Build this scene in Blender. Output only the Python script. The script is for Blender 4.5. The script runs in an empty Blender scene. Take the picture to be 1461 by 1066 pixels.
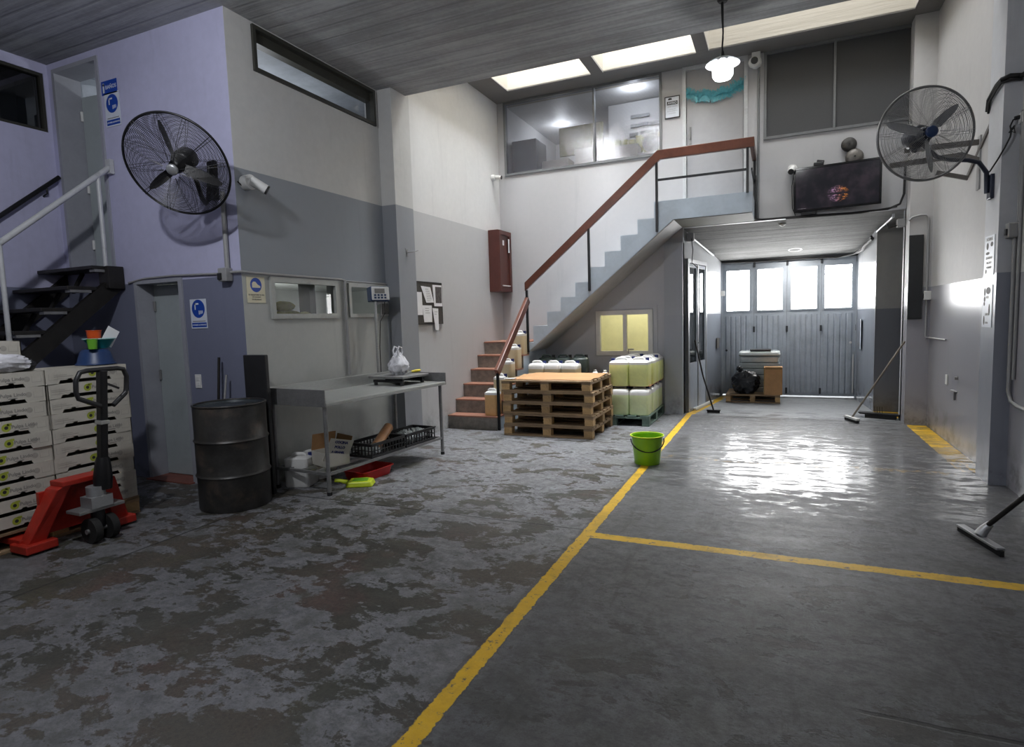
import bpy, bmesh, math, random
from mathutils import Vector, Matrix
random.seed(7)
SC = bpy.context.scene
COL = SC.collection
PI = math.pi
# lamp powers (watts) and picture exposure
LP = dict(pendant=15, fan=150, rear=30, down=16, pack=30, upper=20, office=11, office2=9, stair=34, dark=3, world=2.5, exposure=0.15)

# ------------------------------------------------------------------ mesh builder
class MB:
    def __init__(self):
        self.v = []; self.f = []
    def add(self, vs, fs):
        o = len(self.v)
        self.v += [tuple(p) for p in vs]
        self.f += [tuple(i + o for i in f) for f in fs]
        return self
    def box(self, x0, x1, y0, y1, z0, z1, M=None):
        vs = [Vector(p) for p in ((x0,y0,z0),(x1,y0,z0),(x1,y1,z0),(x0,y1,z0),(x0,y0,z1),(x1,y0,z1),(x1,y1,z1),(x0,y1,z1))]
        if M is not None: vs = [M @ p for p in vs]
        return self.add(vs, [(0,3,2,1),(4,5,6,7),(0,1,5,4),(1,2,6,5),(2,3,7,6),(3,0,4,7)])
    def cbox(self, c, s, M=None):
        return self.box(c[0]-s[0]/2, c[0]+s[0]/2, c[1]-s[1]/2, c[1]+s[1]/2, c[2]-s[2]/2, c[2]+s[2]/2, M)
    def bar(self, a, b, w, h, up=(0,0,1)):
        a = Vector(a); b = Vector(b); d = (b - a).normalized(); u = Vector(up)
        s = d.cross(u)
        if s.length < 1e-5: s = d.cross(Vector((1,0,0)))
        s.normalize(); u = s.cross(d).normalized()
        vs = []
        for p in (a, b):
            for i, j in ((-1,-1),(1,-1),(1,1),(-1,1)):
                vs.append(p + s*(i*w/2) + u*(j*h/2))
        return self.add(vs, [(0,1,2,3),(7,6,5,4),(0,4,5,1),(1,5,6,2),(2,6,7,3),(3,7,4,0)])
    def cyl(self, a, b, r, n=16, r2=None, caps=True):
        a = Vector(a); b = Vector(b); d = (b - a).normalized()
        s = d.cross(Vector((0,0,1)))
        if s.length < 1e-4: s = Vector((1,0,0))
        s.normalize(); u = s.cross(d)
        r2 = r if r2 is None else r2
        vs = []
        for p, q in ((a, r), (b, r2)):
            for i in range(n):
                t = 2*PI*i/n; vs.append(p + s*(q*math.cos(t)) + u*(q*math.sin(t)))
        fs = [(i, i+n, (i+1) % n + n, (i+1) % n) for i in range(n)]
        if caps: fs += [tuple(range(n)), tuple(range(2*n-1, n-1, -1))]
        return self.add(vs, fs)
    def tube(self, pts, r, n=8, closed=False):
        pts = [Vector(p) for p in pts]; m = len(pts); vs = []; pu = None
        for i, p in enumerate(pts):
            if closed: d = pts[(i+1) % m] - pts[i-1]
            else: d = pts[min(i+1, m-1)] - pts[max(i-1, 0)]
            d.normalize()
            if pu is None:
                s = d.cross(Vector((0,0,1)))
                if s.length < 1e-3: s = d.cross(Vector((1,0,0)))
                pu = s.cross(d)
            u = pu - d*pu.dot(d); u.normalize(); s = d.cross(u); pu = u
            rr = r[i] if isinstance(r, (list, tuple)) else r
            for k in range(n):
                t = 2*PI*k/n; vs.append(p + s*(rr*math.cos(t)) + u*(rr*math.sin(t)))
        fs = []
        for i in range(m if closed else m-1):
            j = (i+1) % m
            for k in range(n):
                fs.append((i*n+k, i*n+(k+1) % n, j*n+(k+1) % n, j*n+k))
        if not closed:
            fs += [tuple(range(n-1, -1, -1)), tuple(range((m-1)*n, m*n))]
        return self.add(vs, fs)
    def lathe(self, prof, n=32, c=(0,0,0), M=None, caps=False, sx=1, sy=1):
        vs = []; m = len(prof)
        for r, z in prof:
            for i in range(n):
                t = 2*PI*i/n; p = Vector((c[0]+r*math.cos(t)*sx, c[1]+r*math.sin(t)*sy, c[2]+z))
                vs.append(M @ p if M is not None else p)
        fs = [(j*n+i, j*n+(i+1) % n, (j+1)*n+(i+1) % n, (j+1)*n+i) for j in range(m-1) for i in range(n)]
        if caps: fs += [tuple(range(n-1, -1, -1)), tuple(range((m-1)*n, m*n))]
        return self.add(vs, fs)
    def prism(self, poly, f0, f1):
        """poly: list of 2D; f0(p)->3D at the near end, f1(p)->3D at the far end"""
        n = len(poly)
        vs = [f0(p) for p in poly] + [f1(p) for p in poly]
        fs = [tuple(range(n-1, -1, -1)), tuple(range(n, 2*n))] + [(i, (i+1) % n, (i+1) % n + n, i+n) for i in range(n)]
        return self.add(vs, fs)
    def sphere(self, c, r, nu=16, nv=10, s=(1,1,1)):
        vs = []; fs = []
        for j in range(nv+1):
            t = PI*j/nv
            for i in range(nu):
                a = 2*PI*i/nu
                vs.append((c[0]+r*s[0]*math.sin(t)*math.cos(a), c[1]+r*s[1]*math.sin(t)*math.sin(a), c[2]-r*s[2]*math.cos(t)))
        for j in range(nv):
            for i in range(nu):
                fs.append((j*nu+i, j*nu+(i+1) % nu, (j+1)*nu+(i+1) % nu, (j+1)*nu+i))
        return self.add(vs, fs)
    def quad(self, a, b, c, d):
        return self.add([a, b, c, d], [(0,1,2,3)])
    def xf(self, M):
        self.v = [tuple(M @ Vector(p)) for p in self.v]; return self

def build(name, mb, m, parent=None, loc=(0,0,0), rot=(0,0,0), smooth=None, bev=0, sub=0, label=None):
    me = bpy.data.meshes.new(name)
    me.from_pydata(mb.v, [], mb.f)
    bm = bmesh.new(); bm.from_mesh(me)
    bmesh.ops.remove_doubles(bm, verts=bm.verts, dist=1e-6)
    bmesh.ops.dissolve_degenerate(bm, edges=bm.edges, dist=1e-7)
    bmesh.ops.recalc_face_normals(bm, faces=bm.faces)
    if smooth is not None:
        for f in bm.faces: f.smooth = True
        a = math.radians(smooth)
        for e in bm.edges:
            e.smooth = not (len(e.link_faces) == 2 and e.calc_face_angle(0) > a)
    bm.to_mesh(me); bm.free()
    o = bpy.data.objects.new(name, me); COL.objects.link(o)
    me.materials.append(m)
    o.location = loc; o.rotation_euler = rot
    if parent is not None: o.parent = parent
    if bev:
        b = o.modifiers.new('bevel', 'BEVEL'); b.width = bev; b.segments = 2; b.limit_method = 'ANGLE'; b.angle_limit = math.radians(40)
    if sub:
        s = o.modifiers.new('subdiv', 'SUBSURF'); s.levels = sub; s.render_levels = sub
    if label: o['label'] = label
    return o

def tag(o, label, cat, group=None):
    o['label'] = label; o['category'] = cat
    if group: o['group'] = group
    return o
def thing(name, label, cat, loc=(0,0,0), rz=0, group=None):
    o = bpy.data.objects.new(name, None); COL.objects.link(o)
    o.empty_display_size = .1
    o.location = loc; o.rotation_euler = (0,0,rz)
    return tag(o, label, cat, group)
def struct(name, mb, m, parent=None, **k):
    o = build(name, mb, m, parent, **k)
    if parent is None: o['kind'] = 'structure'
    return o
def dup(root, loc, rz=0, label=None, group=None):
    r = root.copy(); COL.objects.link(r); r.location = loc; r.rotation_euler = (0,0,rz)
    if label: r['label'] = label
    if group: r['group'] = group
    for ch in list(root.children):
        c = ch.copy(); COL.objects.link(c); c.parent = r
        for g in list(ch.children):
            d = g.copy(); COL.objects.link(d); d.parent = c
    return r

def text_mb(s, size, align='CENTER', bold=0.0, depth=0.0008):
    """flat lettering lying in XY, facing +Z"""
    cu = bpy.data.curves.new('lettering', 'FONT'); cu.body = s; cu.size = size
    cu.align_x = align; cu.align_y = 'CENTER'; cu.offset = bold; cu.extrude = depth; cu.resolution_u = 3
    o = bpy.data.objects.new('lettering', cu); COL.objects.link(o)
    dg = bpy.context.evaluated_depsgraph_get()
    me = bpy.data.meshes.new_from_object(o.evaluated_get(dg))
    mb = MB(); mb.add([tuple(v.co) for v in me.vertices], [tuple(p.vertices) for p in me.polygons])
    bpy.data.objects.remove(o); bpy.data.meshes.remove(me); bpy.data.curves.remove(cu)
    return mb
# frames that put something drawn in XY (x right, y up, z out) onto a wall
def on_y(x, y, z):   # wall facing -Y
    return Matrix(((1,0,0,x),(0,0,-1,y),(0,1,0,z),(0,0,0,1)))
def on_x(x, y, z):   # wall facing +X  (x right = +Y)
    return Matrix(((0,0,1,x),(1,0,0,y),(0,1,0,z),(0,0,0,1)))
def on_mx(x, y, z):  # wall facing -X  (x right = -Y)
    return Matrix(((0,0,-1,x),(-1,0,0,y),(0,1,0,z),(0,0,0,1)))

def wall_grid(u0, u1, v0, v1, holes, t, place):
    """slab with rectangular holes; place(u, v, w) -> 3D with w = 0 front, w = t back"""
    us = sorted({u0, u1} | {h[i] for h in holes for i in (0,1)})
    vs = sorted({v0, v1} | {h[i] for h in holes for i in (2,3)})
    us = [u for u in us if u0 <= u <= u1]; vs = [v for v in vs if v0 <= v <= v1]
    def solid(i, j):
        if i < 0 or j < 0 or i >= len(us)-1 or j >= len(vs)-1: return False
        cu = (us[i]+us[i+1])/2; cv = (vs[j]+vs[j+1])/2
        return not any(h[0] < cu < h[1] and h[2] < cv < h[3] for h in holes)
    mb = MB()
    for i in range(len(us)-1):
        for j in range(len(vs)-1):
            if not solid(i, j): continue
            a, b, c, d = us[i], us[i+1], vs[j], vs[j+1]
            mb.quad(place(a,c,0), place(b,c,0), place(b,d,0), place(a,d,0))
            mb.quad(place(a,c,t), place(a,d,t), place(b,d,t), place(b,c,t))
            if not solid(i-1,j): mb.quad(place(a,c,0), place(a,d,0), place(a,d,t), place(a,c,t))
            if not solid(i+1,j): mb.quad(place(b,c,0), place(b,c,t), place(b,d,t), place(b,d,0))
            if not solid(i,j-1): mb.quad(place(a,c,0), place(a,c,t), place(b,c,t), place(b,c,0))
            if not solid(i,j+1): mb.quad(place(a,d,0), place(b,d,0), place(b,d,t), place(a,d,t))
    return mb
def frame_mb(u0, u1, v0, v1, w, t0, t1, place):
    """rectangular frame of bar width w from depth t0 to t1"""
    return wall_grid(u0, u1, v0, v1, [(u0+w, u1-w, v0+w, v1-w)], t1-t0, lambda u, v, q: place(u, v, q+t0))

# ------------------------------------------------------------------ materials
def s2l(c):
    c = c/255.0
    return c/12.92 if c <= .04045 else ((c+.055)/1.055)**2.4
def rgb(r, g, b): return (s2l(r), s2l(g), s2l(b))
class NT:
    def __init__(self, name):
        self.m = bpy.data.materials.new(name); self.m.use_nodes = True
        self.t = self.m.node_tree; self.t.nodes.clear()
        self.out = self.n('ShaderNodeOutputMaterial')
    def n(self, t, **k):
        x = self.t.nodes.new(t)
        for a, b in k.items(): setattr(x, a, b)
        return x
    def link(self, a, b): self.t.links.new(a, b)
    def put(self, sock, v):
        if v is None: return
        if hasattr(v, 'is_output'): self.link(v, sock)
        elif isinstance(v, (tuple, list)) and len(v) == 3 and sock.type == 'RGBA': sock.default_value = (*v, 1)
        else: sock.default_value = v
    def math(self, op, a, b=None, c=None, clamp=False):
        x = self.n('ShaderNodeMath', operation=op); x.use_clamp = clamp
        self.put(x.inputs[0], a); self.put(x.inputs[1], b); self.put(x.inputs[2], c)
        return x.outputs[0]
    def coord(self, which='Object'):
        return self.n('ShaderNodeTexCoord').outputs[which]
    def geo(self): return self.n('ShaderNodeNewGeometry').outputs['Position']
    def xyz(self, v):
        s = self.n('ShaderNodeSeparateXYZ'); self.link(v, s.inputs[0]); return s.outputs
    def noise(self, vec, scale, detail=4, rough=.55, dist=0):
        x = self.n('ShaderNodeTexNoise'); self.link(vec, x.inputs['Vector'])
        x.inputs['Scale'].default_value = scale; x.inputs['Detail'].default_value = detail
        x.inputs['Roughness'].default_value = rough; x.inputs['Distortion'].default_value = dist
        return x.outputs['Fac']
    def mapv(self, vec, scale=(1,1,1), loc=(0,0,0), rot=(0,0,0)):
        x = self.n('ShaderNodeMapping'); self.link(vec, x.inputs['Vector'])
        x.inputs['Scale'].default_value = scale; x.inputs['Location'].default_value = loc; x.inputs['Rotation'].default_value = rot
        return x.outputs[0]
    def step(self, v, a, b, lo=0.0, hi=1.0):
        x = self.n('ShaderNodeMapRange', interpolation_type='SMOOTHSTEP')
        self.put(x.inputs['Value'], v); self.put(x.inputs['From Min'], a); self.put(x.inputs['From Max'], b)
        self.put(x.inputs['To Min'], lo); self.put(x.inputs['To Max'], hi)
        return x.outputs['Result']
    def mix(self, f, a, b, typ='MIX'):
        x = self.n('ShaderNodeMix', data_type='RGBA', blend_type=typ)
        self.put(x.inputs[0], f); self.put(x.inputs[6], a); self.put(x.inputs[7], b)
        return x.outputs[2]
    def bump(self, h, strength=.2, dist=.01):
        x = self.n('ShaderNodeBump'); self.link(h, x.inputs['Height'])
        x.inputs['Strength'].default_value = strength; x.inputs['Distance'].default_value = dist
        return x.outputs[0]
    def bsdf(self, color=None, rough=.5, metal=0, normal=None, alpha=None, emit=None, emit_s=0, ior=None, spec=None, trans=None):
        b = self.n('ShaderNodeBsdfPrincipled')
        self.put(b.inputs['Base Color'], color); self.put(b.inputs['Roughness'], rough); self.put(b.inputs['Metallic'], metal)
        if normal is not None: self.link(normal, b.inputs['Normal'])
        if alpha is not None: self.put(b.inputs['Alpha'], alpha)
        if emit is not None: self.put(b.inputs['Emission Color'], emit); self.put(b.inputs['Emission Strength'], emit_s)
        if spec is not None: b.inputs['Specular IOR Level'].default_value = spec
        if trans is not None: self.put(b.inputs['Transmission Weight'], trans)
        self.link(b.outputs[0], self.out.inputs[0])
        return b

_MC = {}
def mat(name, col, rough=.5, metal=0, var=.12, scale=9, bump=0, spec=None, dirt=None, dirt_amt=.0, stretch=(1,1,1), each=0):
    """a procedural material: slow and fast noise modulate colour and roughness"""
    if name in _MC: return _MC[name]
    t = NT(name); c = t.mapv(t.coord(), stretch)
    n1 = t.noise(c, scale, 5); n2 = t.noise(c, scale*5.3, 3)
    k = t.math('ADD', t.math('MULTIPLY', n1, .7), t.math('MULTIPLY', n2, .3))
    k = t.step(k, .3, .7)
    lo = tuple(x*(1-var) for x in col); hi = tuple(min(1, x*(1+var)) for x in col)
    color = t.mix(k, lo, hi)
    if dirt is not None:
        d = t.step(t.noise(c, scale*.45, 6, .65, .4), .52, .7, 0, dirt_amt)
        color = t.mix(d, color, dirt)
    if each:      # every board a little different
        oi = t.n('ShaderNodeObjectInfo').outputs['Random']
        color = t.mix(1.0, color, t.mix(oi, (1-each,)*3, (1+each*.35,1+each*.3,1+each*.2)), 'MULTIPLY')
    nrm = t.bump(n2, bump, .004) if bump else None
    r = t.math('ADD', rough-.06, t.math('MULTIPLY', n1, .12), clamp=True)
    t.bsdf(color, r, metal, nrm, spec=spec)
    _MC[name] = t.m
    return t.m
def emis(name, col, s):
    t = NT(name); e = t.n('ShaderNodeEmission'); t.put(e.inputs[0], col); e.inputs[1].default_value = s
    t.link(e.outputs[0], t.out.inputs[0]); return t.m
def glass(name, tint=(1,1,1), refl=.12, rough=.03, wave=None, haze=0.0, hazecol=(.8,.8,.8)):
    """thin pane: see-through with fresnel reflection; haze adds a diffuse veil"""
    t = NT(name)
    tr = t.n('ShaderNodeBsdfTransparent'); t.put(tr.inputs[0], tint)
    gl = t.n('ShaderNodeBsdfGlossy'); gl.inputs['Roughness'].default_value = rough
    fr = t.n('ShaderNodeFresnel'); fr.inputs[0].default_value = 1.5
    if wave:
        w = t.n('ShaderNodeTexWave'); w.wave_type = 'BANDS'; w.bands_direction = 'Z'
        t.link(t.coord(), w.inputs['Vector']); w.inputs['Scale'].default_value = wave
        w.inputs['Distortion'].default_value = .6; w.inputs['Detail'].default_value = 1
        b = t.bump(w.outputs['Fac'], .35, .01)
        t.link(b, gl.inputs['Normal'])
    m1 = t.n('ShaderNodeMixShader')
    t.link(t.math('MAXIMUM', fr.outputs[0], refl), m1.inputs[0])
    t.link(tr.outputs[0], m1.inputs[1]); t.link(gl.outputs[0], m1.inputs[2])
    last = m1.outputs[0]
    if haze:
        df = t.n('ShaderNodeBsdfDiffuse'); t.put(df.inputs[0], hazecol)
        m2 = t.n('ShaderNodeMixShader')
        if wave:
            t.link(t.step(w.outputs['Fac'], .1, .9, haze*.4, haze*1.5), m2.inputs[0])
        else: m2.inputs[0].default_value = haze
        t.link(last, m2.inputs[1]); t.link(df.outputs[0], m2.inputs[2]); last = m2.outputs[0]
    t.link(last, t.out.inputs[0])
    return t.m

# ------------------------------------------------------------------ surface materials of the place
def wall_paint(name, top, low, split, rough_top=.55, rough_low=.38, soffit=False, spec=None, base=None):
    t = NT(name); p = t.geo(); x, y, z = t.xyz(p)
    n = t.noise(p, 1.1, 5, .6); f = t.noise(p, 14, 4, .6)
    st = t.noise(t.mapv(p, (5, 5, .45)), 1.6, 5, .6)
    if soffit:   # grey paint below the line of the stair soffit
        line = t.math('MULTIPLY_ADD', x, .816, 3.84)
        line = t.math('MINIMUM', line, 2.79)
        low_mask = t.math('LESS_THAN', z, line)
    else:
        zz = t.math('ADD', z, t.math('MULTIPLY', f, .006))
        low_mask = t.math('LESS_THAN', zz, split)
    c = t.mix(low_mask, top, low)
    if base: c = t.mix(t.math('LESS_THAN', z, base[0]), c, base[1])
    k = t.math('ADD', t.math('MULTIPLY', n, .6), t.math('MULTIPLY', f, .4))
    c = t.mix(t.step(k, .35, .65, .0, .13), c, tuple(v*.72 for v in low))
    c = t.mix(t.step(st, .58, .76, 0, .16), c, tuple(v*.5 for v in low))
    # scuffed and soiled foot of the wall
    c = t.mix(t.math('MULTIPLY', t.step(z, .0, .45, 1, 0), t.step(t.noise(p, 5, 5, .65), .42, .66, 0, .6)), c, rgb(70,66,62))
    r = t.math('ADD', t.mix(low_mask, (rough_top,)*3, (rough_low,)*3), t.math('MULTIPLY', f, .08))
    t.bsdf(c, r, normal=t.bump(f, .12, .004), spec=spec)
    return t.m

WHITE = rgb(206,205,204); GREY = rgb(128,130,134); BLUEGREY = rgb(112,116,128)
M_wall_l   = wall_paint('left_wall_paint', rgb(198,198,196), rgb(136,141,148), 2.93, base=(1.985, rgb(176,178,175)))
M_pill_l   = wall_paint('left_pillar_paint', rgb(198,198,196), rgb(142,145,150), 2.93)
M_wall_l2  = wall_paint('bay_wall_paint', rgb(218,218,217), rgb(186,187,188), 2.93)
M_wall_fan = wall_paint('fan_wall_paint', rgb(186,186,214), rgb(116,120,140), 1.98)
M_wall_b   = wall_paint('back_wall_paint', rgb(176,176,178), rgb(176,178,184), 0, soffit=True)
M_wall_r   = wall_paint('right_wall_paint', rgb(186,185,184), rgb(156,155,162), 1.755, rough_low=.2)
M_pill_r   = wall_paint('right_pillar_paint', rgb(200,202,206), rgb(146,150,160), 1.765, rough_low=.3)
M_tun      = wall_paint('tunnel_wall_paint', rgb(196,198,200), rgb(126,132,142), 1.5, rough_top=.16, rough_low=.14)
M_col      = wall_paint('tunnel_column_paint', rgb(150,148,144), rgb(104,106,112), 1.5, rough_low=.3)
M_post     = wall_paint('stair_pillar_paint', rgb(164,168,176), rgb(158,162,172), 1.5)
M_inner    = mat('inner_room_paint', rgb(176,178,176), .6, var=.06, scale=2)
M_innerup  = mat('upper_room_paint', rgb(170,176,184), .6, var=.15, scale=4)
M_cream    = mat('cream_room_paint', rgb(226,222,186), .6, var=.06, scale=3)
M_office   = mat('office_paint', rgb(190,190,190), .6, var=.05, scale=2)
M_dark_in  = mat('dark_office_paint', rgb(90,92,96), .7, var=.1, scale=2)

def concrete(name, c, plank=True, amt=.25):
    t = NT(name); p = t.geo()
    pl = t.noise(t.mapv(p, (.35, 6, 6)), 2.2, 6, .65)
    bl = t.noise(p, .9, 5, .6); f = t.noise(p, 22, 4, .6)
    k = t.math('ADD', t.math('MULTIPLY', pl, .55 if plank else .2), t.math('ADD', t.math('MULTIPLY', bl, .35), t.math('MULTIPLY', f, .15)))
    col = t.mix(t.step(k, .38, .68), tuple(v*(1-amt*1.6) for v in c), tuple(v*(1+amt*.6) for v in c))
    col = t.mix(t.step(t.noise(p, .55, 4, .6, .5), .6, .72, 0, .35), col, tuple(v*.45 for v in c))
    h = pl
    if plank:   # board marks of the formwork run across the hall
        w = t.n('ShaderNodeTexWave'); w.wave_type = 'BANDS'; w.bands_direction = 'Y'
        t.link(p, w.inputs['Vector']); w.inputs['Scale'].default_value = 1.55; w.inputs['Distortion'].default_value = .25
        w.inputs['Detail'].default_value = 1
        ln = t.step(w.outputs['Fac'], .0, .07, 1, 0)
        col = t.mix(t.math('MULTIPLY', ln, .35), col, tuple(v*.4 for v in c))
        h = t.math('SUBTRACT', pl, t.math('MULTIPLY', ln, .4))
    t.bsdf(col, .8, normal=t.bump(h, .35, .02))
    return t.m
M_slab  = concrete('board_marked_concrete', rgb(160,162,164), True)
M_tceil = concrete('tunnel_ceiling_concrete', rgb(118,118,116), True, .3)
M_bay   = concrete('bay_concrete', rgb(140,138,136), False, .2)
M_well  = concrete('skylight_well_plaster', rgb(186,180,168), False, .16)

def floor_material():
    t = NT('worn_painted_floor'); p = t.geo(); x, y, z = t.xyz(p)
    warp = t.noise(p, 2.1, 4, .6)
    # slow change from the heavily worn half of the hall to the smoother bay on the other side of the line
    side = t.step(x, -1.35, -1.05)
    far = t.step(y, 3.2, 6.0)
    a = t.noise(t.mapv(p, (.85, 1.25, 1), rot=(0,0,.2)), 2.3, 12, .70, .35)
    b = t.noise(t.mapv(p, (1, 1.3, 1), loc=(3,7,0)), 5.2, 10, .74, .3)
    s = t.noise(t.mapv(p, (1, 1.25, 1), rot=(0,0,.5)), 11, 9, .78)
    f = t.noise(p, 46, 6, .78)
    g = t.noise(t.mapv(p, (1,1,1), loc=(6,3,0)), 120, 3, .7)
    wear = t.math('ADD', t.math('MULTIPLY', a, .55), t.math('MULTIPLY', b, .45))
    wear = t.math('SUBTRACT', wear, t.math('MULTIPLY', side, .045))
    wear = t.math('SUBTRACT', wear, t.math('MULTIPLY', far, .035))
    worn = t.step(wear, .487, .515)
    edge = t.math('MULTIPLY', t.step(wear, .455, .487), t.step(wear, .487, .505, 1, 0))
    paint = t.mix(t.step(s, .36, .66), rgb(86,87,89), rgb(142,143,146))
    paint = t.mix(t.step(t.noise(p, 1.3, 5, .6), .4, .65, 0, .4), paint, rgb(112,113,116))
    paint = t.mix(t.step(t.noise(t.mapv(p, (1,1,1), loc=(9,2,0)), 8, 8, .8), .56, .7, 0, .6), paint, rgb(156,158,164))
    paint = t.mix(t.math('MULTIPLY', edge, .35), paint, rgb(150,152,162))
    # dimmer light towards the front left of the hall, put into the paint colour
    front_shade = t.math('MULTIPLY', t.step(y, 2.0, 4.6, 1, 0), t.step(t.math('ADD', x, t.math('MULTIPLY', warp, .8)), -1.0, -3.0, .45, 1))
    paint = t.mix(t.math('MULTIPLY', front_shade, .62), paint, t.mix(s, rgb(66,66,67), rgb(92,92,94)))
    dark = t.mix(t.step(t.noise(p, 1.15, 6, .65), .42, .6), rgb(54,54,46), rgb(78,70,60))
    dark = t.mix(t.step(t.noise(t.mapv(p, (1,1,1), loc=(4,1,0)), .9, 5, .65), .52, .66, 0, .65), dark, rgb(88,62,56))
    dark = t.mix(t.step(t.noise(t.mapv(p, (1,1,1), loc=(8,8,0)), 1.4, 5, .65), .55, .68, 0, .6), dark, rgb(66,66,44))
    dark = t.mix(t.step(f, .4, .66, 0, .5), dark, rgb(36,36,34))
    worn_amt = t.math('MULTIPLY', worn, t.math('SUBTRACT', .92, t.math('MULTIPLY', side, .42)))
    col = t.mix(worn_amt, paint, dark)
    # speckle of dirt and fine grit
    col = t.mix(t.step(f, .53, .68, 0, .5), col, rgb(52,52,52))
    col = t.mix(t.step(g, .5, .75, 0, .4), col, rgb(46,46,46))
    col = t.mix(t.step(g, .38, .2, 0, .5), col, rgb(170,172,176))
    sm = t.step(t.noise(t.mapv(p, (1,1,1), loc=(2,9,0)), 2.4, 9, .76, .6), .49, .66, 0, .55)
    col = t.mix(sm, col, rgb(74,75,70))
    col = t.mix(side, col, t.mix(1.0, col, (.55,.55,.55), 'MULTIPLY'))
    # scraper drags in the bay
    dr = t.noise(t.mapv(p, (9, .9, 1), rot=(0,0,-.7)), 1.2, 6, .7)
    col = t.mix(t.math('MULTIPLY', side, t.step(dr, .56, .66, 0, .4)), col, rgb(48,48,46))
    # paler bare concrete inside the passage
    col = t.mix(t.math('MULTIPLY', t.step(y, 9.1, 9.35), t.math('MULTIPLY', side, .75)), col, t.mix(s, rgb(140,144,148), rgb(170,174,178)))
    # joints and a crack
    def line(v, at, w, n=.02):
        d = t.math('ABSOLUTE', t.math('SUBTRACT', t.math('ADD', v, t.math('MULTIPLY', t.math('SUBTRACT', warp, .5), n)), at))
        return t.step(d, w*.4, w, 1, 0)
    def rng(v, lo, hi, s=.05):
        return t.math('MULTIPLY', t.step(v, lo-s, lo+s), t.step(v, hi-s, hi+s, 1, 0))
    j1 = t.math('MULTIPLY', line(y, 3.95, .012), rng(x, -4.3, -1.25))
    j2 = t.math('MULTIPLY', line(x, -4.0, .014), rng(y, -2, 3.6))
    j3 = t.math('MULTIPLY', line(y, 2.44, .016, .06), rng(x, .3, 1.6))
    joints = t.math('MAXIMUM', t.math('MAXIMUM', j1, j2), j3)
    col = t.mix(t.math('MULTIPLY', joints, .75), col, rgb(34,34,34))
    # yellow traffic lines, ragged at the edges
    e = t.math('MULTIPLY', t.math('SUBTRACT', t.noise(p, 34, 6, .75), .5), .034)
    e2 = t.math('MULTIPLY', t.math('SUBTRACT', t.noise(t.mapv(p, (1,1,1), loc=(5,5,0)), 9, 3, .6), .5), .03)
    e = t.math('ADD', e, e2)
    def stripe(u, lo, hi, v, v0, v1):
        uu = t.math('ADD', u, e)
        m = t.math('MULTIPLY', t.step(uu, lo-.003, lo+.003), t.step(uu, hi-.003, hi+.003, 1, 0))
        return t.math('MULTIPLY', m, rng(v, v0, v1, .01))
    main = stripe(x, -1.238, -1.158, y, -4, 9.22)
    # the line bends to follow the wall of the passage
    xs = t.math('SUBTRACT', x, t.math('MULTIPLY', t.math('SUBTRACT', y, 9.22), .158))
    main2 = stripe(xs, -1.25, -1.13, y, 9.22, 11.4)
    cross = stripe(y, 3.825, 3.92, x, -1.2, 1.74)
    far_l = stripe(y, 6.3, 6.44, x, -1.2, 1.6)
    side_l = stripe(x, 1.53, 1.74, y, 6.5, 8.96)
    side_k = stripe(x, 1.3, 1.6, y, 9.5, 11.3)
    ym = t.math('MAXIMUM', t.math('MAXIMUM', main, main2), cross)
    chip = t.step(t.noise(p, 17, 8, .8), .575, .615, 1, 0)
    ym = t.math('MULTIPLY', ym, t.math('MAXIMUM', chip, .12))
    fade = t.step(t.noise(p, 6, 6, .75), .5, .6, 0, .8)
    ym = t.math('MAXIMUM', ym, t.math('MULTIPLY', far_l, t.math('MULTIPLY', fade, .5)))
    sf = t.math('MAXIMUM', t.step(y, 6.6, 7.9), t.step(t.noise(t.mapv(p, (2.2,.7,1)), 12, 5, .7), .48, .6, 0, .55))
    ym = t.math('MAXIMUM', ym, t.math('MULTIPLY', t.math('MAXIMUM', side_l, side_k), sf))
    yel = t.mix(t.noise(p, 11, 5, .7), rgb(196,150,16), rgb(236,194,40))
    yel = t.mix(t.step(t.noise(p, 3.2, 5, .7), .5, .66, 0, .4), yel, rgb(150,120,40))
    edge_dirt = t.math('MULTIPLY', stripe(x, -1.26, -1.15, y, -4, 9.1), .45)
    col = t.mix(edge_dirt, col, rgb(62,56,50))
    col = t.mix(ym, col, yel)
    # a film of water lies over the strip towards the doors, in streaks that run across it
    wn = t.noise(t.mapv(p, (.55, 1.5, 1)), 1.5, 7, .62, .25)
    wn2 = t.noise(t.mapv(p, (1, 2.6, 1), loc=(1,3,0)), 4.2, 6, .7, .3)
    reg = t.math('MULTIPLY', t.step(x, -1.35, -.9), t.math('MULTIPLY', t.step(y, 4.0, 6.0), t.step(y, 9.3, 9.9, 1, .45)))
    w0 = t.math('ADD', t.math('MULTIPLY', wn, .45), t.math('MULTIPLY', wn2, .55))
    wet = t.math('MULTIPLY', reg, t.step(t.math('ADD', w0, t.math('MULTIPLY', reg, .2)), .60, .635))
    dn = t.noise(t.mapv(p, (1.1, 4.2, 1), loc=(2,5,0)), 2.3, 9, .72, .5)
    dn = t.math('ADD', dn, t.math('MULTIPLY', t.step(y, 6.2, 8.4), .055))
    wet = t.math('MULTIPLY', wet, t.step(dn, .528, .56, 1, 0))
    damp = t.math('MULTIPLY', t.step(w0, .4, .58), t.step(y, .5, 5.0, .25, .75))
    col = t.mix(t.math('MULTIPLY', wet, .35), col, rgb(70,70,71))
    rough = t.math('SUBTRACT', .56, t.math('MULTIPLY', damp, .16))
    rough = t.math('ADD', rough, t.math('MULTIPLY', t.math('SUBTRACT', f, .5), .22))
    rough = t.mix(wet, rough, (.30,)*3)
    rough = t.mix(t.math('MULTIPLY', ym, .4), rough, (.5,)*3)
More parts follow.
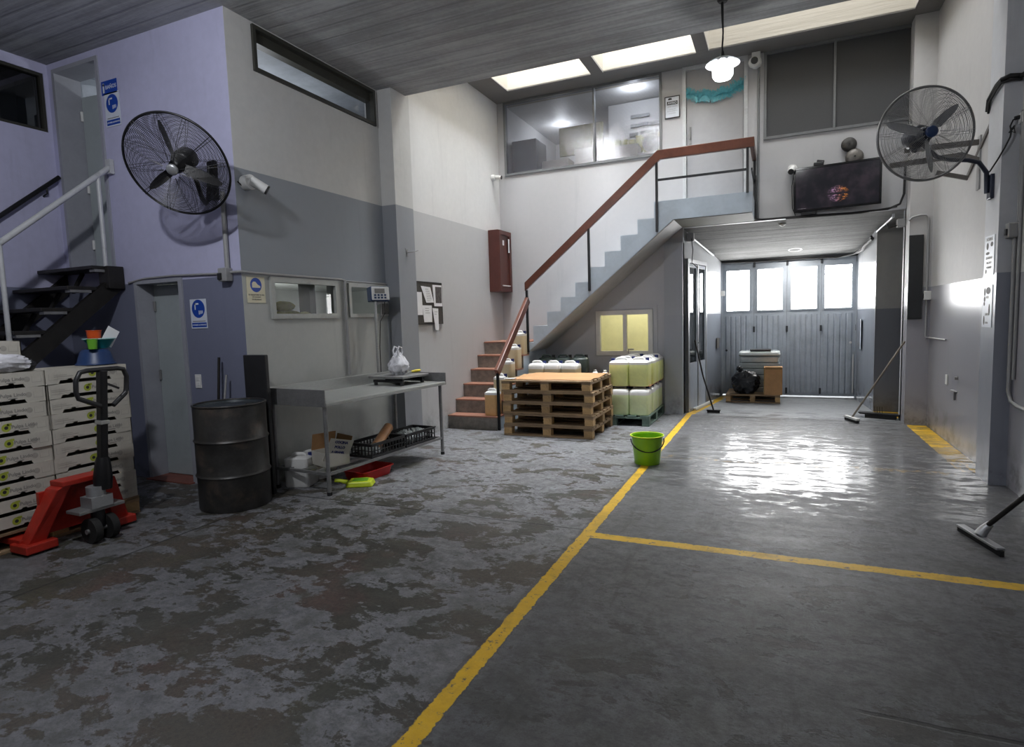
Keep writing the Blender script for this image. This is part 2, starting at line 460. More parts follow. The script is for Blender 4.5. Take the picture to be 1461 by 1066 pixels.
    hgt = t.math('ADD', t.math('MULTIPLY', f, .5), t.math('MULTIPLY', b, .6))
    hgt = t.math('SUBTRACT', hgt, t.math('MULTIPLY', worn, .35))
    hgt = t.math('ADD', hgt, t.math('MULTIPLY', ym, .3))
    rip = t.noise(t.mapv(p, (1, 2.6, 1), loc=(7,1,0)), 7, 4, .6)
    hgt = t.mix(t.math('MULTIPLY', wet, .93), hgt, t.math('MULTIPLY', rip, 1.9))
    hgt = t.math('SUBTRACT', hgt, joints)
    nrm = t.bump(hgt, .5, .006)
    # the bay falls gently towards the hall for drainage
    tilt = t.n('ShaderNodeCombineXYZ'); t.link(t.math('MULTIPLY', reg, -.044), tilt.inputs[1])
    va = t.n('ShaderNodeVectorMath', operation='ADD'); t.link(nrm, va.inputs[0]); t.link(tilt.outputs[0], va.inputs[1])
    vn = t.n('ShaderNodeVectorMath', operation='NORMALIZE'); t.link(va.outputs[0], vn.inputs[0])
    bs = t.bsdf(col, rough, normal=vn.outputs[0], spec=.5)
    t.link(wet, bs.inputs['Coat Weight']); bs.inputs['Coat Roughness'].default_value = .07; bs.inputs['Coat IOR'].default_value = 1.45
    t.link(vn.outputs[0], bs.inputs['Coat Normal'])
    return t.m
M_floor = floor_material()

# everyday materials
M_steel   = mat('brushed_steel', rgb(176,178,176), .36, .6, .12, 16, .05, stretch=(1,1,12))
M_steel_d = mat('dull_steel', rgb(138,138,138), .42, .5, .15, 12)
M_alu     = mat('aluminium', rgb(176,178,180), .4, .7, .08, 14)
M_black   = mat('black_plastic', rgb(34,34,36), .45, 0, .2, 12)
M_blackm  = mat('black_painted_metal', rgb(24,24,26), .4, .2, .2, 14)
M_rubber  = mat('black_rubber', rgb(20,20,20), .75, 0, .25, 18)
M_white   = mat('white_plastic', rgb(214,214,212), .4, 0, .05, 9)
M_whitem  = mat('white_painted_metal', rgb(186,188,190), .42, .05, .07, 10, dirt=rgb(120,120,118), dirt_amt=.4)
M_frame   = mat('pale_window_frame', rgb(170,172,168), .5, 0, .06, 10, dirt=rgb(110,110,108), dirt_amt=.35)
M_greyfr  = mat('grey_window_frame', rgb(112,114,116), .5, .2, .1, 10)
M_darkfr  = mat('dark_window_frame', rgb(52,52,46), .5, .1, .2, 12)
M_door    = mat('grey_green_door_paint', rgb(158,166,168), .45, 0, .05, 4, dirt=rgb(120,124,124), dirt_amt=.3)
M_jamb    = mat('jamb_paint', rgb(150,152,160), .5, 0, .06, 6)
M_gate    = mat('blue_grey_gate_paint', rgb(164,172,182), .36, 0, .08, 6, .05, dirt=rgb(136,142,150), dirt_amt=.45)
M_gate_d  = mat('dark_gate_gap', rgb(48,50,54), .6, 0, .15, 9)
M_conduit = mat('grey_conduit', rgb(150,150,150), .5, .1, .08, 10)
M_cable   = mat('black_cable', rgb(22,22,23), .6, 0, .2, 20)
M_red     = mat('red_paint', rgb(168,42,30), .42, .05, .16, 9, dirt=rgb(70,24,20), dirt_amt=.5)
M_wood    = mat('pallet_wood', rgb(150,126,98), .75, 0, .28, 5, .3, stretch=(1,1,6), dirt=rgb(92,74,54), dirt_amt=.55, each=.4)
M_wood_b  = mat('pallet_block_wood', rgb(192,158,112), .78, 0, .22, 9, .3, dirt=rgb(110,84,56), dirt_amt=.5, each=.4)
M_wood_g  = mat('green_pallet_paint', rgb(92,112,102), .7, 0, .25, 7, .2, dirt=rgb(50,54,48), dirt_amt=.5)
M_rail    = mat('varnished_rail_wood', rgb(88,48,33), .32, 0, .25, 4, .05, stretch=(1,1,1))
M_card    = mat('brown_cardboard', rgb(176,134,92), .75, 0, .1, 6, .08)
M_cardin  = mat('cardboard_inside', rgb(142,110,72), .8, 0, .1, 6)
M_carton  = mat('white_carton', rgb(186,182,172), .62, 0, .05, 7, dirt=rgb(160,154,142), dirt_amt=.3)
M_paper   = mat('white_paper', rgb(232,232,234), .6, 0, .03, 9)
M_ink     = mat('black_print', rgb(40,40,42), .6, 0, .1, 20)
M_inkgrey = mat('grey_print', rgb(128,126,122), .6, 0, .1, 20)
M_blue    = mat('blue_sign_print', rgb(20,66,160), .4, 0, .06, 12)
M_signw   = mat('white_sign_face', rgb(206,212,222), .4, 0, .04, 12)
M_signc   = mat('cream_sign_face', rgb(214,208,182), .4, 0, .04, 12)
M_cork    = mat('dark_notice_board', rgb(66,62,58), .8, 0, .2, 20, .2)
M_terra   = mat('terracotta_tile', rgb(150,106,88), .5, 0, .16, 8, .1, dirt=rgb(116,100,90), dirt_amt=.5)
M_riser   = mat('stone_riser', rgb(120,114,106), .55, 0, .28, 14, .1)
M_stair   = mat('pale_stair_paint', rgb(160,171,182), .5, 0, .08, 4, .05, dirt=rgb(140,146,152), dirt_amt=.35)
M_soffit  = mat('grey_soffit_paint', rgb(166,166,166), .6, 0, .12, 3, .05)
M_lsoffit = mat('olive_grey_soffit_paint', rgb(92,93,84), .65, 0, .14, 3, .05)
M_fire    = mat('dark_red_cabinet_paint', rgb(80,38,31), .4, 0, .1, 7)
M_lime    = mat('lime_plastic', rgb(136,190,30), .35, 0, .06, 6)
M_limeg   = mat('yellow_green_plastic', rgb(196,214,40), .4, 0, .08, 6)
M_teal    = mat('teal_plastic', rgb(24,130,140), .35, 0, .08, 6)
M_navy    = mat('dark_blue_plastic', rgb(28,54,96), .4, 0, .12, 6)
M_orange  = mat('orange_plastic', rgb(214,84,30), .35, 0, .08, 6)
M_greenc  = mat('green_plastic', rgb(104,170,50), .35, 0, .08, 6)
M_redp    = mat('red_plastic', rgb(186,30,30), .4, 0, .1, 6)
M_yellow  = mat('yellow_plastic', rgb(224,204,60), .4, 0, .08, 6)
M_bag     = mat('white_plastic_film', rgb(216,216,222), .3, 0, .06, 14, .3)
M_binbag  = mat('black_plastic_film', rgb(22,23,28), .28, 0, .2, 8, .4)
M_drum    = mat('black_drum_paint', rgb(50,49,48), .42, .1, .3, 9, .15, dirt=rgb(96,84,74), dirt_amt=.55)
M_liq_y   = mat('yellow_liquid_can', rgb(242,248,168), .3, 0, .07, 6)
M_liq_g   = mat('pale_green_liquid_can', rgb(222,234,184), .3, 0, .08, 6)
M_liq_o   = mat('amber_liquid_can', rgb(220,176,120), .3, 0, .08, 6)
M_liq_c   = mat('cream_liquid_can', rgb(206,190,156), .3, 0, .08, 6)
M_can_w   = mat('white_can_plastic', rgb(222,222,220), .35, 0, .05, 6)
M_can_d   = mat('dark_can_plastic', rgb(64,78,76), .35, 0, .1, 6)
M_capb    = mat('blue_cap', rgb(30,44,104), .4, 0, .08, 8)
M_terrac  = mat('reddish_threshold', rgb(120,72,62), .6, 0, .2, 9)
M_garland = mat('teal_foil', rgb(84,164,178), .4, .0, .2, 30, .3)
M_sack    = mat('green_sack_cloth', rgb(150,148,92), .8, 0, .2, 16, .3)
M_olivebox= mat('olive_board', rgb(128,124,96), .7, 0, .1, 6)
M_screen  = mat('dark_mesh_screen', rgb(66,67,69), .6, 0, .08, 60, .1)
M_tread   = mat('dark_tread_metal', rgb(36,34,32), .5, .2, .25, 12, .1)
M_tube    = mat('unlit_tube_glass', rgb(236,238,240), .2, 0, .02, 9)
M_wrap    = mat('stretch_wrapped_plastic', rgb(196,204,204), .25, 0, .08, 10, .3)
M_slate   = mat('dark_slat_panel', rgb(34,36,38), .45, 0, .15, 9)
M_grille  = mat('grey_bell_metal', rgb(108,104,100), .5, .4, .12, 12)
M_curtain = mat('plastic_strip', rgb(176,182,190), .3, 0, .05, 4)
G_pane    = glass('clear_pane', refl=.06)
G_office  = glass('ribbed_office_glass', (.92,.94,1), .10, .12, wave=26, haze=.16, hazecol=rgb(150,152,166))
G_dark    = glass('dark_pane', (.25,.27,.26), .10)
G_cab     = glass('cabinet_pane', (.55,.55,.55), .3, haze=.3, hazecol=(.3,.3,.3))
L_pane    = emis('daylit_frosted_pane', (1,1,1), 16.0)
L_sky     = emis('daylit_roof_sheet', (.94,.965,1), 54.0)
L_sky2    = emis('grimy_roof_sheet', (.93,.95,.97), 15.0)
L_bulb    = emis('lit_bulb', (.98,.99,1), 9)
L_down    = emis('lit_downlight', (1,.97,.92), 5)

# ================================================================== THE SETTING
PX = lambda X, s=1: (lambda u, v, w: (X - s*w, u, v))      # plane X, u = Y, v = Z, thickness away from the hall
PY = lambda Y: (lambda u, v, w: (u, Y + w, v))
PZ = lambda Z: (lambda u, v, w: (u, v, Z + w))

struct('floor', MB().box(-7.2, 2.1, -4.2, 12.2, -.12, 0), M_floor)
struct('ceiling', MB().box(-7.2, 2.1, -4.2, 6.45, 4.28, 4.62).box(-4.5, 2.1, 6.25, 6.45, 4.62, 5.1), M_slab)
wells = [(-3.85,-2.5,6.75,8.79), (-2.33,-1.03,6.75,8.79), (-.87,1.47,6.75,8.79)]
struct('ceiling_bay', wall_grid(-4.6, 2.1, 6.25, 9.5, wells, 2.5, PZ(5.05)), M_well)
mb = MB()
mb.box(-4.4, 1.8, 8.795, 9.22, 5.035, 5.05)
for a, b in ((-2.5,-2.33), (-1.03,-.87)): mb.box(a, b, 6.5, 8.795, 5.02, 5.05)
mb.box(-4.4, -3.85, 6.5, 8.795, 5.035, 5.05); mb.box(1.47, 1.8, 6.5, 8.795, 5.035, 5.05)
struct('trim_1', mb, M_bay)
for i, w in enumerate(wells): struct(('window_1','window_9','window_10')[i], MB().box(w[0], w[1], w[2], w[3], 7.45, 7.47), L_sky2 if i == 2 else L_sky)

# left block ---------------------------------------------------------
W_obs = (4.28, 5.235, 1.578, 1.977); W_obs2 = (5.41, 6.12, 1.585, 1.965); W_slit = (4.265, 6.08, 3.845, 4.255)
struct('wall_left', wall_grid(3.971, 6.16, 0, 4.28, [W_obs, W_obs2, W_slit], .14, PX(-4.4)), M_wall_l)
struct('wall_left_pillar', MB().box(-4.54, -4.2, 6.14, 6.52, 0, 5.05), M_pill_l)
struct('wall_left_bay', MB().box(-4.4, -4.24, 6.52, 9.3, 0, 5.05), M_wall_l2)
D_up = (-6.85, -6.13, 2.15, 4.2); D_low = (-5.84, -5.2, 0, 1.985)
struct('wall_front', wall_grid(-7.1, -4.402, 0, 4.28, [D_up, D_low], .22, PY(3.97)), M_wall_fan)
W_far = (2.0, 3.93, 3.59, 4.18)
struct('wall_stairwell', wall_grid(-4.1, 3.97, 0, 4.28, [W_far], .15, PX(-6.95)), M_wall_fan)
# rooms behind the left block
def shell(name, x0, x1, y0, y1, z0, z1, m, skip=''):
    mb = MB(); t = .04
    if 'L' not in skip: mb.box(x0-t, x0, y0, y1, z0, z1)
    if 'R' not in skip: mb.box(x1, x1+t, y0, y1, z0, z1)
    if 'F' not in skip: mb.box(x0, x1, y0-t, y0, z0, z1)
    if 'B' not in skip: mb.box(x0, x1, y1, y1+t, z0, z1)
    if 'D' not in skip: mb.box(x0-t, x1+t, y0-t, y1+t, z0-t, z0)
    if 'U' not in skip: mb.box(x0-t, x1+t, y0-t, y1+t, z1, z1+t)
    o = build(name, mb, m); o['kind'] = 'structure'; return o
shell('wall_packing_room', -6.9, -4.545, 4.2, 8.2, .0, 2.06, M_inner, 'FRD')
struct('wall_packing_room_end', MB().box(-4.545, -4.505, 6.5, 8.2, 0, 2.1), M_inner)
shell('wall_upper_room', -6.9, -4.545, 4.2, 8.2, 2.14, 4.27, M_innerup, 'FR')
struct('wall_upper_room_end', MB().box(-4.545, -4.505, 6.5, 8.2, 2.1, 4.27), M_innerup)
shell('wall_window_shaft', -7.6, -7.1, 1.9, 4.0, 3.5, 4.25, M_dark_in, 'R')

# back wall ----------------------------------------------------------
W_gl = (-4.12, -1.57, 3.86, 5.03); D_off = (-1.27, -.4, 3.03, 5.03); W_rt = (-.19, 1.585, 3.87, 5.03)
W_sm = (-2.62, -1.73, .895, 1.595); D_tun = (-1.28, 1.51, 0, 2.775)
struct('wall_back', wall_grid(-4.3, 1.9, 0, 5.05, [W_gl, D_off, W_rt, W_sm, D_tun], .16, PY(9.22)), M_wall_b)
struct('wall_back_pillar', MB().box(-1.55, -1.28, 9.16, 9.45, 0, 2.56), M_post)
struct('wall_right', MB().box(1.75, 1.95, -4.1, 9.4, 0, 5.05), M_wall_r)
struct('wall_right_pillar', MB().box(1.63, 1.76, 6.08, 6.43, 0, 5.05), M_pill_r)
struct('wall_right_pilaster', MB().box(1.51, 1.76, 8.98, 9.3, 0, 5.05), M_wall_r)
struct('wall_rear', MB().box(-7.1, 1.95, -4.2, -4.05, 0, 4.28), M_wall_r)

# drive-in passage ----------------------------------------------------
def slant(a, b, t, z0, z1a, z1b):
    a = Vector((*a, 0)); b = Vector((*b, 0)); d = (b-a).normalized(); s = Vector((-d.y, d.x, 0))*t
    vs = [a+Vector((0,0,z0)), b+Vector((0,0,z0)), b+s+Vector((0,0,z0)), a+s+Vector((0,0,z0)),
          a+Vector((0,0,z1a)), b+Vector((0,0,z1b)), b+s+Vector((0,0,z1b)), a+s+Vector((0,0,z1a))]
    return MB().add(vs, [(0,3,2,1),(4,5,6,7),(0,1,5,4),(1,2,6,5),(2,3,7,6),(3,0,4,7)])
struct('wall_passage_left', slant((-1.28,9.36), (-.91,11.5), .1, 0, 2.78, 2.45), M_tun)
struct('wall_passage_right', slant((1.3,10.1), (1.21,11.5), -.12, 0, 2.7, 2.45), M_tun)
struct('wall_passage_column', MB().box(1.3, 1.63, 10.05, 10.4, 0, 2.72), M_col)
struct('wall_passage_side', MB().box(1.63, 1.75, 9.3, 10.5, 0, 2.8), M_tun)
mb = MB(); vs = [(-1.5,9.3,2.775),(1.8,9.3,2.775),(1.8,11.6,2.395),(-1.5,11.6,2.395)]
vs += [(x,y,z+.12) for x,y,z in vs]
mb.add(vs, [(0,3,2,1),(4,5,6,7),(0,1,5,4),(1,2,6,5),(2,3,7,6),(3,0,4,7)])
struct('ceiling_passage', mb, M_tceil)
struct('wall_gate', wall_grid(-1.6, 1.9, 0, 2.5, [(-.91, 1.215, 0, 2.41)], .14, PY(11.5)), M_tun)
struct('trim_5', MB().box(-.97,-.897,11.41,11.5,0,2.42).box(1.203,1.27,11.41,11.5,0,2.42), M_gate)
struct('floor_outside', MB().box(-3, 3.5, 12.2, 15, -.14, -.02), mat('pale_pavement', rgb(190,188,184), .8, 0, .1, 4))

# folding gate: four leaves
d = bpy.data.objects.new('door_1', None); COL.objects.link(d); d['kind'] = 'structure'; d.location = (0, 11.45, 0)
edges = [-.905, -.375, .155, .68, 1.21]
panes = [(-.83,-.447), (-.318,.087), (.219,.617), (.733,1.137)]
for i in range(4):
    a, b = edges[i]+.002, edges[i+1]-.002
    p0, p1 = panes[i]
    mb = wall_grid(a, b, .035, 2.4, [(p0, p1, 1.535, 2.25)], .05, lambda u, v, w: (u, w, v))
    lf = build('leaf', mb, M_gate, d)
    n = 5; w = (p1-p0+.04)/n
    rb = MB()
    for k in range(n):
        x = p0-.02+k*w
        rb.prism([(x+.006,0),(x+w-.006,0),(x+w-.018,-.012),(x+.018,-.012)], lambda p: (p[0], p[1], .09), lambda p: (p[0], p[1], 1.44))
    build('ribbed_panel', rb, M_gate, lf)
    build('pane_frame', frame_mb(p0-.02, p1+.02, 1.515, 2.27, .024, -.014, 0, lambda u, v, w: (u, w, v)), M_gate, lf)
    build('pane', MB().box(p0, p1, .02, .026, 1.535, 2.25), L_pane, lf)
    if i == 3:
        lv = MB()
        for k in range(8):
            z = 1.57+k*.088; lv.box(p0, p1, .004, .02, z, z+.009)
        build('louvre', lv, M_conduit, lf)
    build('cover_strip', MB().box(b-.02, b+.024, .05, .06, .035, 2.4), M_gate_d, lf)
    hg = MB()
    for z in (.12, 1.2, 2.34): hg.cyl((b+.006, -.012, z-.05), (b+.006, -.012, z+.05), .016, 10)
    build('hinge', hg, M_gate_d, lf)
build('lock', MB().cyl((-.83,-.03,.83), (-.83,0,.83), .02, 12), M_gate_d, d)
build('bolt_rod', MB().box(1.165, 1.18, -.025, -.008, .1, .75).cyl((1.13,-.04,.95), (1.13,0,.95), .02, 10), M_white, d)
build('track', MB().box(-.91, 1.215, -.05, .06, 2.385, 2.43), M_gate_d, d)
build('threshold', MB().box(-.91, 1.215, -.06, .02, 0, .012), M_steel_d, d)

# door to the stairs room beside the passage (glazed, framed in metal)
ang = math.atan2(11.5-9.36, -.91+1.28) - PI/2
d = bpy.data.objects.new('door_2', None); COL.objects.link(d); d['kind'] = 'structure'
d.location = (-1.27, 9.42, 0); d.rotation_euler = (0, 0, ang)
PS = lambda u, v, w: (w, u, v)
build('door_frame', wall_grid(-.04, .95, 0, 2.34, [(0.02,.45,.02,2.28), (.49,.9,.02,2.28)], .05, lambda u, v, w: (.002+w, u, v)), M_alu, d)
lf = build('leaf', wall_grid(.025, .447, .03, 2.27, [(.06,.41,.75,2.22)], .03, lambda u, v, w: (.012+w, u, v)), M_gate, d)
build('pane', MB().box(.022, .026, .06, .41, .75, 2.22), glass('door_pane', (.75,.8,.85), .35), lf)
lf = build('leaf', wall_grid(.493, .897, .03, 2.27, [(.53,.86,.75,2.22)], .03, lambda u, v, w: (.012+w, u, v)), M_gate, d)
build('pane', MB().box(.022, .026, .53, .86, .75, 2.22), bpy.data.materials['door_pane'], lf)
build('door_handle', MB().cyl((.05,.43,1.05), (.08,.43,1.05), .01, 8).cyl((.08,.43,1.05), (.08,.43,.93), .01, 8), M_alu, d)

# glazed office front --------------------------------------------------
def window(name, r, m_frame, m_pane, place, bar=.04, mull=(), dep=(.02,.1)):
    w = bpy.data.objects.new(name, None); COL.objects.link(w); w['kind'] = 'structure'
    build('window_frame', frame_mb(r[0], r[1], r[2], r[3], bar, dep[0], dep[1], place), m_frame, w)
    us = [r[0]+bar] + list(mull) + [r[1]-bar]
    for k in mull:
        mb = MB(); a, b = k-bar*.4, k+bar*.4
        mb.add([place(u, v, t) for u in (a, b) for v in (r[2]+bar*.9, r[3]-bar*.9) for t in dep], [(0,1,3,2),(4,6,7,5),(0,4,5,1),(2,3,7,6),(0,2,6,4),(1,5,7,3)])
        build('mullion', mb, m_frame, w)
    for i in range(len(us)-1):
        a = us[i] + (bar*.4 if i else 0); b = us[i+1] - (bar*.4 if i < len(us)-2 else 0)
        t = (dep[0]+dep[1])/2
        mb = MB(); mb.quad(place(a, r[2]+bar, t), place(b, r[2]+bar, t), place(b, r[3]-bar, t), place(a, r[3]-bar, t))
        build('pane', mb, m_pane, w)
    return w
window('window_2', W_gl, M_greyfr, G_office, PY(9.2), .035, (-2.6,), (-.005,.07))
w = window('window_3', W_rt, M_greyfr, M_screen, PY(9.2), .035, (.67,), (-.005,.07))
# small sash window under the stairs
window('window_4', W_sm, M_white, G_pane, PY(9.2), .07, (-2.16,), (-.012,.06))
build('window_catch', MB().box(-2.1, -2.02, -.03, -.01, .98, 1.0).box(-2.11,-2.095,-.03,-.01,.93,1.0), M_steel_d, bpy.data.objects['window_4'], loc=(0,9.2,0))
struct('trim_2', frame_mb(-2.69, -1.66, .83, 1.66, .055, -.012, .0, PY(9.22)), M_wall_b)
# observation windows and the long slit
window('window_5', W_obs, M_frame, G_pane, PX(-4.385), .05, (), (-.012,.06))
window('window_6', W_obs2, M_frame, G_pane, PX(-4.385), .04, (), (-.012,.06))
window('window_7', W_slit, M_darkfr, G_pane, PX(-4.395), .035, (), (-.02,.1))
build('head_panel', MB().box(-4.52,-4.43,4.27,6.08,4.13,4.25), M_darkfr, bpy.data.objects['window_7'])
window('window_8', W_far, M_darkfr, G_dark, PX(-6.96), .03, (3.2,), (0,.07))

# doors
d = bpy.data.objects.new('door_3', None); COL.objects.link(d); d['kind'] = 'structure'      # office door over the landing
build('door_frame', wall_grid(-1.275, -.395, 3.03, 5.035, [(-1.225,-.445,3.0,4.985)], .1, lambda u, v, w: (u, 9.195+w, v)), M_whitem, d)
lf = build('leaf', MB().box(-1.22, -.45, 9.235, 9.275, 3.06, 4.98), mat('pale_grey_door_paint', rgb(152,152,154), .42, 0, .05, 3), d, bev=.003)
build('door_handle', MB().box(-1.185,-1.155,9.222,9.235,4.02,4.2).cyl((-1.17,9.21,4.17), (-1.17,9.235,4.17), .009, 8).cyl((-1.17,9.205,4.19), (-1.17,9.205,4.03), .009, 8), M_steel_d, lf)
build('keyhole_plate', MB().box(-1.185,-1.15,9.226,9.235,3.9,3.97), M_steel_d, lf)
d = bpy.data.objects.new('door_4', None); COL.objects.link(d); d['kind'] = 'structure'      # door at the head of the metal steps
build('door_frame', wall_grid(-6.86, -6.12, 2.15, 4.21, [(-6.82,-6.16,2.1,4.17)], .26, lambda u, v, w: (u, 3.955+w, v)), M_jamb, d)
lf = build('leaf', MB().box(0, .62, 0, .04, 2.17, 4.0), M_door, d, loc=(-6.8,4.2,0), rot=(0,0,.12))
build('hinge', MB().cyl((.0,-.012,2.4),(.0,-.012,2.5),.014,8).cyl((.0,-.012,3.0),(.0,-.012,3.1),.014,8).cyl((.0,-.012,3.75),(.0,-.012,3.85),.014,8), M_white, lf)
d = bpy.data.objects.new('door_5', None); COL.objects.link(d); d['kind'] = 'structure'      # door below the fan
build('door_frame', wall_grid(-5.86, -5.17, 0, 2.0, [(-5.82,-5.22,-.1,1.965)], .2, lambda u, v, w: (u, 3.955+w, v)), M_jamb, d)
lf = build('leaf', MB().box(-5.815, -5.225, 4.13, 4.17, .02, 1.96), M_door, d)
build('hinge', MB().cyl((-5.8,4.118,1.7),(-5.8,4.118,1.8),.012,8).cyl((-5.8,4.118,1.0),(-5.8,4.118,1.1),.012,8), M_steel_d, lf)
struct('trim_3', MB().box(-5.84, -5.2, 3.9, 4.15, 0, .012), M_terrac)
# wall behind the open upper door: kept dark by the room itself

# rooms behind the back wall
shell('wall_office', -4.24, -.33, 9.39, 12.1, 3.02, 5.1, M_office, 'F')
shell('wall_dark_office', -.27, 1.75, 9.39, 12.1, 3.02, 5.1, M_dark_in, 'F')
shell('wall_stair_room', -4.24, -1.45, 9.39, 11.2, 0, 2.6, M_cream, 'FD')

# ================================================================== helpers for things
from mathutils import noise as mnoise
def part(t, name, mb, m, **k):
    """a child drawn in hall coordinates, moved into the frame of its thing"""
    M = (Matrix.Translation(t.location) @ t.rotation_euler.to_matrix().to_4x4()).inverted()
    mb.xf(M)
    return build(name, mb, m, t, **k)
def rrect(w, d, r, n=4):
    pts = []
    for cx, cy, a0 in ((w/2-r, d/2-r, 0), (-w/2+r, d/2-r, PI/2), (-w/2+r, -d/2+r, PI), (w/2-r, -d/2+r, 3*PI/2)):
        for i in range(n+1):
            a = a0 + PI/2*i/n; pts.append((cx+r*math.cos(a), cy+r*math.sin(a)))
    return pts
def loft(levels, r=.03, n=4, caps=True):
    """levels: (w, d, z[, dx, dy]) rounded rectangles stacked"""
    mb = MB(); vs = []; m = None
    for L in levels:
        p = rrect(L[0], L[1], min(r, L[0]*.49, L[1]*.49), n); m = len(p)
        dx = L[3] if len(L) > 3 else 0; dy = L[4] if len(L) > 4 else 0
        vs += [(x+dx, y+dy, L[2]) for x, y in p]
    k = len(levels)
    fs = [(j*m+i, j*m+(i+1) % m, (j+1)*m+(i+1) % m, (j+1)*m+i) for j in range(k-1) for i in range(m)]
    if caps: fs += [tuple(range(m-1, -1, -1)), tuple(range((k-1)*m, k*m))]
    return mb.add(vs, fs)
def blob(s, amp=.18, freq=3, seed=0, nu=40, nv=26, flat=.0, top=None):
    """crumpled bag: noisy ellipsoid with a flat foot"""
    mb = MB().sphere((0,0,0), 1, nu, nv); out = []
    for p in mb.v:
        v = Vector(p)
        n = mnoise.noise(v*freq*.6+Vector((seed,0,0)))*.6 + mnoise.noise(v*freq*1.7+Vector((seed,3,0)))*.4
        rdg = abs(mnoise.noise(v*freq*1.2+Vector((seed,9,1))))
        q = v*(1+amp*n - amp*.9*rdg)
        x, y, z = q.x*s[0], q.y*s[1], q.z*s[2]
        if z < -s[2]*(1-flat): z = -s[2]*(1-flat)
        if top is not None: x, y, z = top(x, y, z)
        out.append((x, y, z + s[2]*(1-flat)))
    mb.v = out
    return mb
def ring_pts(c, r, n=20):
    return [(c[0]+r*math.cos(2*PI*i/n), c[1]+r*math.sin(2*PI*i/n), c[2]) for i in range(n)]
def disc(c, r, n=24, sx=1.0):
    mb = MB(); vs = [(c[0]+r*sx*math.cos(2*PI*i/n), c[1]+r*math.sin(2*PI*i/n), c[2]) for i in range(n)]
    return mb.add(vs, [tuple(range(n))])
def rect(x0, x1, y0, y1, z=0):
    return MB().quad((x0,y0,z),(x1,y0,z),(x1,y1,z),(x0,y1,z))
def join(*ms):
    r = MB()
    for m in ms: r.add(m.v, m.f)
    return r
def mv(mb, x=0, y=0, z=0): return mb.xf(Matrix.Translation((x,y,z)))
ORD = ['lowest','second up','third up','fourth up','fifth up','sixth up','seventh up','eighth up','ninth up','tenth up']

# ================================================================== STAIRCASE to the office
t = thing('staircase', 'concrete staircase with terracotta treads turning up to the office landing', 'stairs', (-3.85,7.24,0))
prof = [(7.25,0)]
for k in range(6):
    y = 7.25+.243*k; z = .175+.195*k
    prof += [(y, z), (min(y+.243, 9.2) if k < 5 else 9.2, z)]
prof += [(9.2, 0)]
part(t, 'lower_flight', MB().prism(prof, lambda p: (-4.235,p[0],p[1]), lambda p: (-3.475,p[0],p[1])), M_stair)
for k in range(6):
    y = 7.24+.243*k; z = .195*(k+1)
    part(t, 'tread', MB().box(-4.235, -3.47, y-.012, y+.243 if k < 5 else 9.2, z-.022, z), M_terra, bev=.004)
    part(t, 'riser', MB().box(-4.235, -3.472, y, y+.012, z-.195, z-.022), M_riser)
XR = [-3.38,-3.15,-2.93,-2.70,-2.478,-2.253,-2.02,-1.78,-1.55]; ZR = [1.40,1.605,1.81,2.015,2.22,2.427,2.633,2.832,3.05]
prof = [(-3.475,1.0),(-3.475,1.15)]; z = 1.15
for x, zz in zip(XR, ZR):
    prof += [(x, z), (x, zz)]; z = zz
prof += [(-.30,3.05),(-.30,2.79),(-1.292,2.79),(-3.42,1.05)]
part(t, 'upper_flight', MB().prism(prof, lambda p: (p[0],8.42,p[1]), lambda p: (p[0],9.21,p[1])), M_stair)
part(t, 'soffit', MB().prism([(-3.46,1.012),(-3.42,1.046),(-1.29,2.787),(-1.287,2.781),(-3.418,1.04)],
     lambda p: (p[0],8.425,p[1]), lambda p: (p[0],9.205,p[1])), M_soffit)
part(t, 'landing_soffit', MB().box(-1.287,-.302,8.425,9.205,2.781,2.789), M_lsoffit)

t = thing('stair_railing', 'varnished wooden handrail on dark posts following the office staircase', 'railing', (-3.46,7.3,0))
up = (0,0,1)
part(t, 'handrail', MB().bar((-3.465,7.26,.79), (-3.465,8.44,1.80), .055, .11), M_rail, bev=.006)
mb = MB()
Y = 8.415
mb.add([(-3.49,Y-.03,2.055),(-1.494,Y-.03,3.722),(-.282,Y-.03,3.722),(-3.49,Y-.03,1.93),(-1.46,Y-.03,3.597),(-.282,Y-.03,3.597),
        (-3.49,Y+.025,2.055),(-1.494,Y+.025,3.722),(-.282,Y+.025,3.722),(-3.49,Y+.025,1.93),(-1.46,Y+.025,3.597),(-.282,Y+.025,3.597)],
       [(0,1,4,3),(1,2,5,4),(6,9,10,7),(7,10,11,8),(0,6,7,1),(1,7,8,2),(3,4,10,9),(4,5,11,10),(0,3,9,6),(2,8,11,5)])
part(t, 'handrail', mb, M_rail, bev=.006)
part(t, 'handrail', MB().box(-.335,-.282,8.44,9.19,3.597,3.722), M_rail, bev=.006)
for x, y, z0, z1 in ((-3.46,7.28,0.0,.80),(-3.465,8.41,1.0,1.94),(-2.48,8.405,1.884,2.77),(-1.51,8.405,2.637,3.61),(-.36,8.405,3.04,3.6),(-.30,9.17,2.8,3.6)):
    part(t, 'post', MB().box(x-.016,x+.016,y-.016,y+.016,z0,z1), M_blackm)
part(t, 'middle_bar', MB().bar((-1.5,8.41,3.33),(-.35,8.41,3.33),.018,.03), M_blackm)
part(t, 'middle_bar', MB().bar((-.31,8.42,3.33),(-.31,9.19,3.33),.018,.03), M_blackm)

